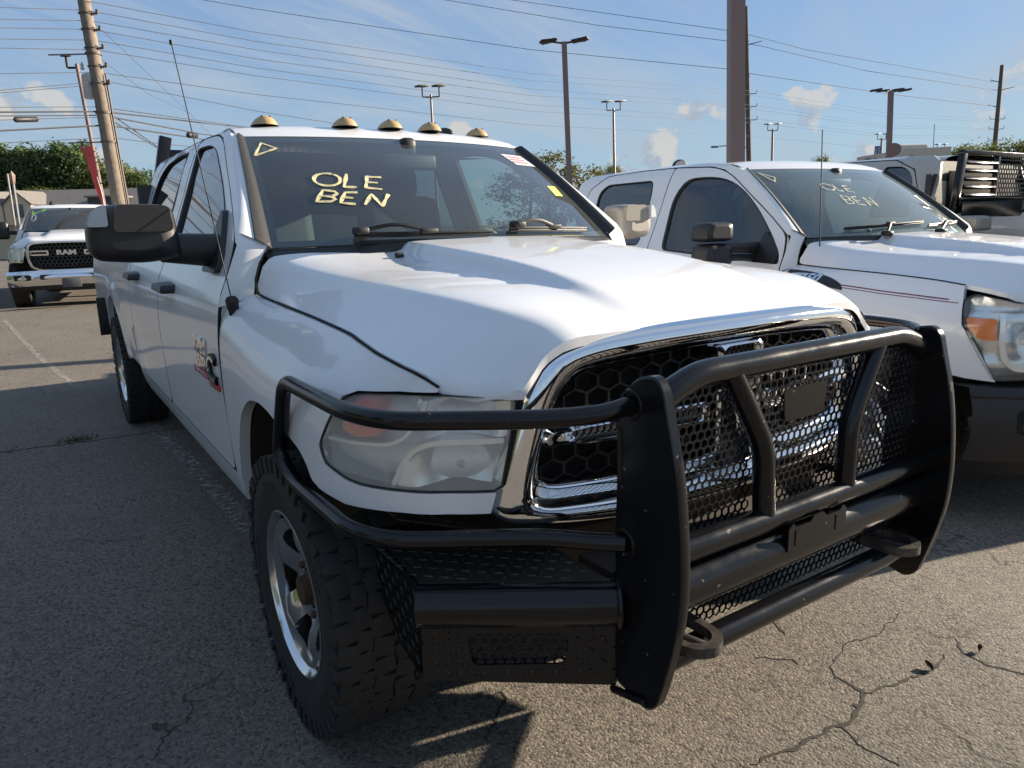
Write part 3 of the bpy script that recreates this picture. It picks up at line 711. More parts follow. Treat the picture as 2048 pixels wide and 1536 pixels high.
p = roof_pt(.40, 2.30); m = MB(); vs = []
m.grid(lambda a, b: (p[0]+.034*math.cos(2*math.pi*a)*math.cos(b*1.57), p[1]+.10*math.sin(2*math.pi*a)*math.cos(b*1.57), p[2]+.036*math.sin(b*1.57)), 16, 6); m.build('roof_antenna', M_trim, hero, 60)
# antenna on the fender
an = bpy.data.objects.new('antenna', None); COL.objects.link(an); an.parent = hero
b0 = Vector(side(1.36, 1.20, -.004, -1)); m = MB()
m.tube([b0+Vector((.01, .06, -.075)), b0+Vector((-.004, .02, -.02)), b0+Vector((-.012, .0, .030)), b0+Vector((-.012, .004, .036))], .022, 10, True, [.12, .75, 1, .8]); m.build('base', M_trim, an, 50)
m = MB(); tip = Vector((-.94, 1.93, 2.152)); st = b0+Vector((-.012, .004, .034)); m.tube([st.lerp(tip, i/12)+Vector((0, 0, .0)) for i in range(13)], .0021, 6); m.lathe([(0, -.01), (.007, -.008), (.007, .008), (0, .01)], 8, Matrix.Rotation(R(90), 3, 'Y'), tip); m.build('mast', M_trim, an, 60)
# headlights
for s in (-1, 1):
    hl = bpy.data.objects.new('headlight', None); COL.objects.link(hl); hl.parent = hero
    fn = lambda t, z, d, s=s: side(t, z, d, s)
    panel('lens', LAMP, lambda t, z, d: fn(t, z, .004+d), M_lens, hl, .04, flange=.0, smooth=60)
    n = resample_n(LAMP, 64); cx, cz = .2, .99
    sh = lambda k, d: [fn(cx+(p[0]-cx)*k, cz+(p[1]-cz)*k, d) for p in n]
    ring('housing', [sh(1.0, .003), sh(1.012, -.001), sh(1.03, .012), sh(1.0, .05), sh(.93, .085)], M_trim, hl)
    panel('reflector', [(cx+(p[0]-cx)*.985, cz+(p[1]-cz)*.97) for p in LAMP], lambda t, z, d: fn(t, z, .085-.035*abs(math.sin((z-.885)*29))+d), M_lampgrey, hl, .03, flange=0, smooth=60)
    # chrome bezel: shelf dividing high and low chambers
    sh_p = [(-.052, .993), (.02, .996), (.10, .998), (.15, .985), (.185, .95), (.21, .90), (.215, .893)]
    m = MB(); m.ribbon(resample(rnd(sh_p, .05, 4, False), .02, False), .012, fn, .012, .075); m.build('bezel', M_refl, hl, 60)
    sh_p = [(.14, 1.092), (.155, 1.05), (.17, 1.01), (.22, .985), (.33, .975), (.44, .968)]
    m = MB(); m.ribbon(resample(rnd(sh_p, .05, 4, False), .02, False), .008, fn, .010, .06); m.build('bezel', M_refl, hl, 60)
    # reflector chambers: pressed paraboloids filling the space above and below the shelf
    for poly, t0, z0, kk in (([(-.032, .889), (.205, .894), (.178, .948), (.135, .984), (.0, .989), (-.056, .988)], .05, .935, 5.5), ([(-.060, 1.002), (.128, 1.004), (.146, 1.088), (-.074, 1.081)], .045, 1.045, 9.0)):
        panel('lamp_bowl', rnd(poly, .008, 2), lambda t, z, d: fn(t, z, max(.012, .088-kk*((t-t0)**2+(z-z0)**2))+d), M_refl, hl, .014, flange=0, smooth=60)
        c = Vector(fn(t0, z0, .07)); b = MB(); b.lathe([(0, -.03), (.011, -.028), (.012, .012), (.007, .024), (0, .026)], 14, Matrix.Rotation(R(-90 - s*-16), 3, 'Z'), c); b.build('bulb', M_bulb, hl, 60)
    am = rnd([(.255, 1.0), (.27, 1.085), (.318, 1.082), (.368, 1.065), (.402, 1.02), (.40, .992), (.33, .985)], .015, 3)
    panel('turn_signal', am, lambda t, z, d: fn(t, z, .022+d), M_amber, hl, .02, flange=.04)
    m = MB()   # ribbed outer lens
    for k in range(15): m.grid(lambda a, b: fn(.225+.205*a, .897+.0054*k+.0045*b, .014-.003*math.sin(math.pi*b)), 8, 2)
    m.build('ribbed_lens', M_lens, hl, 60)
# grille: chrome surround, cross bars, honeycomb
grl = bpy.data.objects.new('grille', None); COL.objects.link(grl); grl.parent = hero
def gp(x, z, d=0): return (x, .02+.16*x*x+d, z)
def mirror_loop(h): return h+[(-a, b) for a, b in h[::-1]]
fo = rnd(mirror_loop([(.0, .742), (.39, .752), (.54, .768), (.69, .792), (.712, .822), (.695, .90), (.668, 1.0), (.640, 1.095), (.588, 1.178), (.48, 1.206), (.30, 1.216), (.10, 1.219)][::1]), .05, 4)
fi = rnd(mirror_loop([(.0, .815), (.39, .817), (.56, .826), (.603, .838), (.603, .90), (.588, .97), (.560, 1.052), (.53, 1.105), (.483, 1.131), (.38, 1.140), (.20, 1.149), (.08, 1.151)]), .04, 4)
N = 160; A = resample_n(fo, N); B = resample_n(fi, N)
mixl = lambda q, d: [gp(a[0]+(b[0]-a[0])*q, a[1]+(b[1]-a[1])*q, d) for a, b in zip(A, B)]
ring('grille_frame', [mixl(-.04, .06), mixl(-.02, .012), mixl(.0, .0), mixl(.12, -.016), mixl(.35, -.026), mixl(.62, -.024), mixl(.80, -.012), mixl(.90, .012), mixl(1.0, .020), mixl(1.04, .06)], M_chrome, grl, 50)
fi2 = [(p[0]*.955, .985+(p[1]-.985)*(.80 if p[1] < .985 else .93)) for p in fi]; B2 = resample_n(fi2, N)
ring('grille_bevel', [[gp(p[0], p[1], .019) for p in B], [gp(a[0]*.5+b[0]*.5, a[1]*.5+b[1]*.5, .024) for a, b in zip(B, B2)], [gp(p[0], p[1], .040) for p in B2], [gp(p[0], p[1], .060) for p in B2]], M_chrome, grl, 50)
fin = fi2
hm = hexmesh([(p[0]/1.32, p[1]) for p in resample(fin, .03)], lambda u, v, d: gp(u*1.32, v, .035+d), .047, .0052, .02)
hm.build('honeycomb', M_plastic, grl, 20)
m = MB(); m.grid(lambda a, b: gp((2*a-1)*.62, .80+.36*b, .085), 12, 2); m.build('backing', M_dark, grl)
for s in (-1, 1):   # horizontal bar: chrome frame with hexagon inset
    bo = rnd([(s*.105, .950), (s*.105, 1.008), (s*.38, 1.007), (s*.51, 1.006), (s*.582, .990), (s*.592, .968), (s*.50, .958), (s*.38, .952)], .01, 2); bi = [(s*.125, .966), (s*.125, .993), (s*.38, .992), (s*.505, .990), (s*.515, .978), (s*.50, .970), (s*.38, .968)]
    n1 = resample_n(bo, 60); n2 = resample_n(bi, 60)
    ring('crossbar', [[gp(*p, .03) for p in n1], [gp(*p, -.006) for p in n1], [gp(a[0]+(b[0]-a[0])*.6, a[1]+(b[1]-a[1])*.6, -.010) for a, b in zip(n1, n2)], [gp(*p, .002) for p in n2], [gp(*p, .02) for p in n2]], M_chrome, grl, 40)
    hexmesh(bi, lambda u, v, d: gp(u, v, .006+d), .0185, .0035, .006).build('crossbar_inset', M_plastic, grl, 20)
    m = MB(); m.prism(bi, gp, .014, .02); m.build('inset_backing', mat('inset_silver', (.45, .43, .41), .35, .7), grl)
bo = rnd([(-.088, .82), (.088, .82), (.088, 1.148), (-.088, 1.148)], .01, 2); bi = [(-.062, .83), (.062, .83), (.062, 1.14), (-.062, 1.14)]
n1 = resample_n(bo, 60); n2 = resample_n(bi, 60)
ring('crossbar', [[gp(*p, .03) for p in n1], [gp(*p, -.012) for p in n1], [gp(a[0]*.5+b[0]*.5, a[1]*.5+b[1]*.5, -.016) for a, b in zip(n1, n2)], [gp(*p, -.002) for p in n2], [gp(*p, .02) for p in n2]], M_chrome, grl, 40)
hexmesh(bi, lambda u, v, d: gp(u, v, .004+d), .0185, .0035, .006).build('crossbar_inset', M_plastic, grl, 20)
m = MB(); m.prism(bi, gp, .012, .018); m.build('inset_backing', MATS['inset_silver'], grl)
# ram-head shield badge in the middle
sh_ = [(-.075, 1.02), (-.06, .955), (0, .90), (.06, .955), (.075, 1.02), (.05, 1.045), (-.05, 1.045)]
m = MB(); m.prism(sh_, gp, -.020, .0); m.build('emblem', M_plastic, grl)
m = MB(); m.ribbon([(-.015, .925), (-.03, .965), (-.058, 1.0), (-.05, 1.03), (-.02, 1.025), (0, 1.0), (.02, 1.025), (.05, 1.03), (.058, 1.0), (.03, .965), (.015, .925)], .012, gp, -.026, -.020); m.build('emblem_horns', M_chrome, grl)
# grille guard
gg = bpy.data.objects.new('grille_guard', None); COL.objects.link(gg); gg.parent = hero
plate = rnd([(-.112, 1.06), (-.130, 1.125), (-.170, 1.160), (-.215, 1.166), (-.236, 1.145), (-.250, 1.09), (-.275, 1.0), (-.290, .90), (-.300, .78), (-.296, .68), (-.281, .60), (-.254, .50), (-.236, .446), (-.205, .424), (-.110, .446), (-.105, .80)], [.05, .03, .03, .025, .03, .06, .1, .1, .1, .1, .1, .08, .02, .02, .01, .1], 4)
for s in (-1, 1):
    b = MB(); k = len(plate); cy = -.2; cz = .8
    lay = lambda x, q: [(s*x, cy+(p[0]-cy)*q, cz+(p[1]-cz)*q) for p in plate]
    rows = [lay(.506, .985), lay(.509, 1.0), lay(.529, 1.0), lay(.532, .985)]
    b.add([v for r in rows for v in r], [(i*k+j, i*k+(j+1) % k, (i+1)*k+(j+1) % k, (i+1)*k+j) for i in range(3) for j in range(k)])
    tri = geometry.tessellate_polygon([[Vector((p[0], p[1], 0)) for p in plate]])
    b.add(rows[0], [tuple(t) for t in tri]); b.add(rows[3], [tuple(t) for t in tri])
    b.build('upright_plate', M_blackpaint, gg, 30)
    m = MB(); m.box((s*.535, -.155, .436), (.012, .11, .016), Matrix.Rotation(R(-14), 3, 'X'), .003); m.build('foot_bar', M_blackpaint, gg)
    m = MB(); m.tube([(s*.532, -.118, .93), (s*.532, -.116, 1.04)], .006, 8); m.build('weld_seam', M_blackpaint, gg)
    # headlight hoop
    hp = rnd([(s*.53, -.150, 1.098), (s*.61, -.150, 1.090), (s*.72, -.10, 1.088), (s*.965, .075, 1.088), (s*1.005, .20, 1.088), (s*1.005, .62, 1.084), (s*1.005, .735, .86), (s*1.0, .64, .81), (s*.99, .26, .80), (s*.935, .17, .795), (s*.66, -.015, .795), (s*.58, -.09, .79), (s*.53, -.135, .79)], [0, .06, .05, .10, .08, .05, .09, .08, .08, .08, .06, .05, 0], 6, False)
    m = MB(); m.tube(hp, .0195, 16); m.build('headlight_hoop', M_blackpaint, gg, 60)
    for z, y in ((1.098, -.150), (.79, -.135)):
        m = MB(); m.tube([(s*.531, y+.028*math.cos(2*math.pi*i/16), z+.028*math.sin(2*math.pi*i/16)) for i in range(17)], .006, 6, False); m.build('weld_seam', M_blackpaint, gg, 60)
    # inner uprights
    m = MB(); m.tube(rnd([(s*.285, -.190, 1.145), (s*.168, -.20, .955), (s*.160, -.205, .765)], .05, 5, False), .026, 14); m.build('inner_upright', M_blackpaint, gg, 60)
m = MB(); m.tube(rnd([(-.508, -.19, 1.095), (-.47, -.19, 1.118), (-.385, -.19, 1.148), (.385, -.19, 1.148), (.47, -.19, 1.118), (.508, -.19, 1.095)], .07, 5, False), .0285, 16); m.build('top_tube', M_blackpaint, gg, 60)
m = MB(); m.tube([(-.508, -.205, .772), (.508, -.205, .772)], .030, 16); m.build('cross_tube', M_blackpaint, gg, 60)
m = MB(); m.tube([(-.508, -.185, .680), (.508, -.185, .680)], .056, 20); m.build('cross_tube', M_blackpaint, gg, 60)
m = MB(); m.tube([(-.508, -.20, .522), (.508, -.20, .522)], .029, 16); m.build('cross_tube', M_blackpaint, gg, 60)
for a, b, z0, z1, nm in ((-.50, -.20, .79, 1.11, 'mesh'), (-.19, .19, .79, 1.125, 'mesh'), (.20, .50, .79, 1.11, 'mesh')):
    if a < -.3: reg = [(-.50, z0), (-.19, z0), (-.19, .95), (-.29, 1.115), (-.40, 1.12), (-.50, 1.08)]
    elif a > .1: reg = [(.50, z0), (.19, z0), (.19, .95), (.29, 1.115), (.40, 1.12), (.50, 1.08)]
    else: reg = [(-.15, z0), (.15, z0), (.155, .95), (.26, 1.118), (-.26, 1.118), (-.155, .95)]
    hexmesh(reg, lambda u, v, d: (u, -.178+d, v), .0226, .0046, .003).build('mesh_panel', M_blackpaint, gg, 20)
hexmesh([(-.50, .545), (.50, .545), (.50, .645), (-.50, .645)], lambda u, v, d: (u, -.155+d, v), .0226, .0046, .003).build('mesh_panel', M_blackpaint, gg, 20)
m = MB(); m.prism([(-.115, .690), (.115, .690), (.115, .748), (.10, .760), (.085, .748), (.03, .748), (.02, .760), (-.02, .760), (-.03, .748), (-.085, .748), (-.10, .760), (-.115, .748)], lambda u, v, d: (u, -.243+d, v), 0, .006); m.box((-.08, -.22, .72), (.02, .05, .04)); m.box((.08, -.22, .72), (.02, .05, .04)); m.build('plate_bracket', M_blackpaint, gg)
m = MB(); m.prism(rnd([(-.075, .97), (.075, .97), (.085, 1.05), (-.085, 1.05)], .01, 2), lambda u, v, d: (u-.0, -.186+d, v+.02), 0, .004); m.build('guard_emblem', M_blackpaint, gg)
# front bumper
fb = bpy.data.objects.new('front_bumper', None); COL.objects.link(fb); fb.parent = hero
for s in (-1, 1):
    u0 = Vector((s*.51, -.10, 0)); u1 = Vector((s*.885, .155, 0)); ax = (u1-u0).normalized(); nv = Vector((ax.y*-s*-1, -abs(ax.x), 0)); nv = Vector((s*abs(ax.y), -abs(ax.x), 0)).normalized()
    L = (u1-u0).length
    m = MB(); m.tube([u0+Vector((0, 0, .633))-ax*.0, u1+Vector((0, 0, .633))], .0545, 24); m.build('bumper_tube', M_blackpaint, fb, 50)
    m = MB(); m.tube([u0+ax*.006+Vector((0, 0, .633))+Matrix.Rotation(0, 3, 'Z') @ (nv*.058*math.cos(2*math.pi*i/24)+Vector((0, 0, 1))*.058*math.sin(2*math.pi*i/24)) for i in range(25)], .007, 6, False); m.build('weld_seam', M_blackpaint, fb, 60)
    # top tread plate
    top = [(s*.535, -.095), (s*.885, .145), (s*.885, .60), (s*.80, .60), (s*.535, .20)]
    m = MB(); m.prism(top, lambda x, y, d: (x, y, .688-d), 0, .006); tp = m.build('tread_plate', M_tread, fb)
    lg = treadlugs([(p[0]*.995, p[1]+.012) for p in top], lambda x, y, d: (x, y, .6882+d)); tag(lg.build('tread_lugs', M_tread, tp, 0), kind='stuff')
    sl = [(s*.30, .16), (s*.535, .20), (s*.80, .42), (s*.885, .60), (s*.86, .70), (s*.30, .40)]
    zs_ = lambda x, y: .688+.55*max(0, y-.16-.62*max(0, abs(x)-.45)*.9)
    m = MB(); m.prism(sl, lambda x, y, d: (x, y, zs_(x, y)-d), 0, .006); vp = m.build('valance_plate', M_tread, fb)
    tag(treadlugs(sl, lambda x, y, d: (x, y, zs_(x, y)+d)).build('tread_lugs', M_tread, vp, 0), kind='stuff')
    # lower face plate with cut-out and hexagon grate
    org = u0+nv*.018
    lp = lambda u, v, d: tuple(org+ax*u-nv*d+Vector((0, 0, v)))
    hole = rnd([(.125, .488), (.335, .488), (.345, .565), (.115, .565)], .018, 4)
    out = [(.01, .432), (L-.01, .452), (L-.01, .590), (.01, .590)]
    pl_ = panel('lower_plate', out, lp, M_blackpaint, fb, .05, [hole], .006, 30)
    lm = treadlugs([(.012, .442), (L-.015, .458), (L-.015, .583), (.012, .583)], lambda u, v, d: lp(u, v, -d))
    k = MB()
    for i in range(0, len(lm.v), 6):   # keep lugs clear of the cut-out
        c = (Vector(lm.v[i])+Vector(lm.v[i+2]))/2; uu = (c-org).dot(ax); vv = c.z
        if not (.10 < uu < .36 and .475 < vv < .578): k.add(lm.v[i:i+6], [(0, 1, 4), (1, 5, 4), (1, 2, 5), (2, 3, 5), (3, 4, 5), (3, 0, 4)])
    tag(k.build('tread_lugs', M_blackpaint, pl_, 0), kind='stuff')
    hexmesh([(.115, .485), (.345, .485), (.345, .568), (.115, .568)], lambda u, v, d: lp(u, v, .012+d), .0226, .0046, .003).build('grate', M_blackpaint, fb, 20)
    # swept end plate towards the wheel
    e0 = Vector((s*.890, .150, 0)); e1 = Vector((s*.872, .42, 0)); ea = (e1-e0).normalized(); en = Vector((s, 0, 0)); EL = (e1-e0).length
    ep = lambda u, v, d: tuple(e0+ea*u-en*d+Vector((0, 0, v)))
    outl = [(0, .455), (0, .690), (EL, .690), (EL, .56), (.12, .47)]
    m = MB(); m.prism(outl, ep, 0, .006); sp_ = m.build('end_plate', M_blackpaint, fb)
    tag(treadlugs([(.01, .465), (.01, .68), (EL-.01, .68), (EL-.01, .575), (.12, .485)], lambda u, v, d: ep(u, v, -d)).build('tread_lugs', M_blackpaint, sp_, 0), kind='stuff')
    # tow hook: bolted bracket with a D-shaped ring and centre bar
    hk = bpy.data.objects.new('tow_hook', None); COL.objects.link(hk); hk.parent = fb
    x0 = s*.405
    oo = rnd([(-.055, .08), (-.06, -.09), (-.052, -.155), (0, -.185), (.052, -.155), (.06, -.09), (.055, .08)], [.005, .05, .05, .06, .05, .05, .005], 5)
    h1 = rnd([(-.036, -.045), (-.040, -.095), (-.034, -.138), (0, -.158), (.034, -.138), (.040, -.095), (.036, -.045)], .02, 4)
    def hkf(u, v, d): return (x0+u, -.11+v, .575-d)
    panel('ring', oo, hkf, M_steel, hk, .02, [h1], .024, 40)
    panel('ring_underside', oo, lambda u, v, d: hkf(u, v, .024), M_steel, hk, .02, [h1], 0, 40)
    b = MB(); b.box((x0-.02, -.20, .563), (.014, .13, .022), Matrix.Rotation(R(14), 3, 'Z'), .004); b.box((x0, -.065, .60), (.085, .10, .085), None, .012); b.build('bracket', M_steel, hk)
    b = MB()
    for z in (.585, .625): b.lathe([(0, 0), (.013, 0), (.013, .012), (0, .012)], 6, Matrix.Rotation(R(-90), 3, 'Z'), (x0+.02*s, -.115, z))
    b.build('bolt', M_steel, hk)
m = MB(); m.box((0, .0, .60), (1.0, .12, .16)); m.box((0, .30, .56), (1.5, .05, .26)); m.build('crossmember', M_under, fb)
# mirrors
for s in (-1, 1):
    mr = bpy.data.objects.new('side_mirror', None); COL.objects.link(mr); mr.parent = hero
    hs = [(1.03, 1.372), (1.05, 1.548), (1.10, 1.556), (1.25, 1.556), (1.30, 1.535), (1.325, 1.48), (1.325, 1.40), (1.30, 1.366), (1.15, 1.352)]
    if s > 0: hs = [(1.03+(a-1.03)*.80, 1.45+(b-1.45)*.88) for a, b in hs]
    hs = resample_n(rnd(hs, [.02, .03, .05, .05, .03, .05, .03, .03, .1], 3), 60)
    cx, cz = 1.18, 1.455
    lay = lambda q, y: [(s*(cx+(p[0]-cx)*q), y+(.02*((p[0]-1.03)/.3)), cz+(p[1]-cz)*q) for p in hs]
    b = MB(); rows = [lay(.55, 1.605), lay(.80, 1.612), lay(.93, 1.630), lay(1.0, 1.665), lay(1.0, 1.73), lay(.97, 1.765), lay(.90, 1.768)]; k = 60
    b.add([v for r in rows for v in r], [(i*k+j, i*k+(j+1) % k, (i+1)*k+(j+1) % k, (i+1)*k+j) for i in range(6) for j in range(k)])
    b.add(rows[0], [tuple(range(k))]); b.build('housing', M_plastic if s < 0 else mat('silver_plastic', (.26, .245, .22), .4, .2), mr, 50)
    b = MB(); b.add(lay(.91, 1.766), [tuple(range(k))]); b.build('mirror_glass', M_chrome, mr)
    mq = (lambda P: [(1.03+(a-1.03)*.80, 1.45+(b-1.45)*.88) for a, b in P]) if s > 0 else (lambda P: P)
    cp = mq(rnd([(1.06, 1.462), (1.07, 1.55), (1.235, 1.553), (1.25, 1.462)], .02, 3)); b = MB(); b.prism(cp, lambda u, v, d: (s*u, 1.602+d, v), 0, .05); b.build('cap', M_plastic if s < 0 else MATS['silver_plastic'], mr, 30)
    b = MB(); tl = mq(rnd([(1.262, 1.480), (1.262, 1.552), (1.285, 1.548), (1.312, 1.525), (1.324, 1.480)], .01, 3)); b.prism(tl, lambda u, v, d: (s*u, 1.600+.25*(u-1.26)+d, v), 0, .06); b.build('turn_signal', mat('clear_signal_lens', (.42, .45, .48), .12, 0, .5), mr, 30)
    b = MB()
    def armf(a, q):
        x = .87+a*(1.10-.87); t = 2*math.pi*q; hz = .052+.012*(1-a); return (s*x, 1.70+.050*math.cos(t)+.02*a*0, 1.405-.022*(1-a)+hz*math.sin(t)*(1.0))
    b.grid(armf, 8, 20); b.build('arm', M_plastic, mr, 50)
    sail = rnd([(1.56, 1.31), (1.565, 1.36), (1.66, 1.465), (1.725, 1.535), (1.76, 1.535), (1.79, 1.31)], .025, 3)
    b = MB(); b.prism(sail, lambda t, z, d: side(t, z, d, s), -.022, .01); b.build('sail', M_plastic, mr, 30)
# door badges
def side_text(body, size, t0, z0, m_, nm, ext=.004, shear=0, bold=.0, d0=-.004, sx=1.0):
    vs, fs = text_shape(body, size, ext, shear, bold=bold); dx = -1
    return obj(nm, [side(t0-(v.x*sx)*1.0, z0+v.y, d0-v.z, -1) if True else v for v in vs], fs, m_, hero, 20)
def badge(s):
    T = lambda t0, z0: (lambda v: side(t0+s*v.x, z0+v.y, -.004-v.z, s))
    def put(body, size, t0, z0, m_, nm, bold=.003, sx=1.0, ext=.003):
        vs, fs = text_shape(body, size, ext, 0, bold=bold); return obj(nm, [side(t0+s*v.x*sx, z0+v.y, -.005-v.z, s) for v in vs], fs, m_, hero, 20)
    put('RAM', .078, 1.775, 1.028, M_chrome, 'badge_lettering', .004, 1.35)
    put('3500', .070, 1.775, .966, M_chrome, 'badge_lettering', .004, 1.3)
    b = MB(); b.prism([(1.640, .912), (1.912, .912), (1.912, .936), (1.640, .936)], lambda t, z, d: side(t, z, d, s), -.010, .002); bb = b.build('badge_bar', M_red, hero)
    vs, fs = text_shape('HEAVY DUTY', .020, .001); obj('lettering', [side(1.776+s*v.x*1.6, .924+v.y, -.0105-v.z, s) for v in vs], fs, M_chrome, bb, 0)
    # letter-C engine emblem on a red foot
    C = [(1.505, 1.00), (1.55, 1.015), (1.60, 1.0), (1.612, .965), (1.60, .935), (1.555, .928), (1.505, .930)]
    b = MB(); b.ribbon(resample(rnd(C, .02, 4, False), .01, False), .030, lambda t, z, d: side(t, z, d, s), -.012, .0); b.build('engine_emblem', M_trim, hero)
    b = MB(); b.ribbon(resample(rnd(C, .02, 4, False), .01, False), .012, lambda t, z, d: side(t, z, d, s), -.016, -.010); b.build('emblem_edge', M_chrome, hero)
    b = MB(); b.prism([(1.485, .895), (1.630, .895), (1.630, .915), (1.485, .915)], lambda t, z, d: side(t, z, d, s), -.010, .002); b.build('badge_bar', M_red, hero)
badge(-1); badge(1)
# headache rack behind the cab
hr = bpy.data.objects.new('headache_rack', None); COL.objects.link(hr); hr.parent = hero
for s in (-1, 1):
    m = MB(); m.box((s*.70, 4.24, 1.72), (.075, .05, .72), Matrix.Rotation(s*R(-13), 3, 'Y'), .006); m.box((s*.78, 4.30, 1.42), (.10, .26, .02), None, .004); m.build('post', M_blackpaint, hr)
for z, w in ((1.96, .62), (1.70, .68), (1.50, .72)):
    m = MB(); m.box((0, 4.245, z), (2*w, .045, .06), None, .006); m.build('rail', M_blackpaint, hr)
hexmesh([(-.6, 1.53), (.6, 1.53), (.58, 1.93), (-.58, 1.93)], lambda u, v, d: (u, 4.245+d, v), .05, .010, .004).build('mesh_panel', M_blackpaint, hr, 20)
# ------------------------------------------------------------------ white pickup parked to the right
tr2 = empty('pickup_truck', (3.073, .022, -.06), -.1172, 'white pickup with amber corner lamp and dark fender vent, parked behind the front pickup', 'pickup truck', 'pickup trucks on the lot')
FW = rnd([(1.47, 1.24), (1.50, 1.311), (1.60, 1.414), (1.772, 1.569), (1.96, 1.702), (2.135, 1.783), (2.348, 1.816), (2.60, 1.812), (2.69, 1.665), (2.64, 1.30), (1.75, 1.25)], [.03, .03, .05, .1, .1, .1, .1, .1, .1, .06, .1], 3)
FR = rnd([(2.93, 1.33), (2.955, 1.73), (2.99, 1.826), (3.62, 1.826), (3.715, 1.767), (3.70, 1.50), (3.66, 1.33)], [.05, .05, .06, .08, .06, .1, .06], 3)
lamp2 = [(.172, .737), (.213, .806), (.274, .909), (.336, 1.0), (.352, 1.116)]
hd2, ws2 = truck_body(tr2, M_white, dict(front_window=FW, rear_window=FR, lamp_outline=lamp2, hood_front=hood_front, low=[(.46, .77), (.30, .745)], lamp_top=.37, wheel_mat=M_chrome2, handle_mat=M_white, rusty=False, hood_grid=.035, ws_glass=M_ws2))
marker_strokes('lettering', OLE_BEN['OLE'], .011, ws2, M_paintpen2, (-.50, .60), (.112, -.020), (.012, .118))
marker_strokes('lettering', OLE_BEN['BEN'], .011, ws2, M_paintpen2, (-.455, .385), (.106, -.016), (.005, .128))
marker_strokes('arrow_mark', [[(0, 1), (.75, .45), (.45, 0), (0, 1)]], .012, ws2, M_paintpen2, (-.94, .76), (.14, 0), (0, .17))
wiper(tr2, [(-.72+.08*i, .06+.004*i) for i in range(11)], ws_pt(-.45, -.03, .03))
wiper(tr2, [(.10+.07*i, .06+.004*i) for i in range(11)], ws_pt(.12, -.03, .03))
def whip(root, b0, tip):
    an = bpy.data.objects.new('antenna', None); COL.objects.link(an); an.parent = root; b0 = Vector(b0); tip = Vector(tip)
    m = MB(); m.tube([b0, b0+Vector((0, 0, .035))], .02, 10, True, [1, .3]); m.build('base', M_trim, an, 50)
    m = MB(); m.tube([b0.lerp(tip, i/6) for i in range(7)], .0035, 6); m.build('mast', M_trim, an, 50)
whip(tr2, (-.77, 1.34, 1.318), (-.72, 1.42, 2.02))
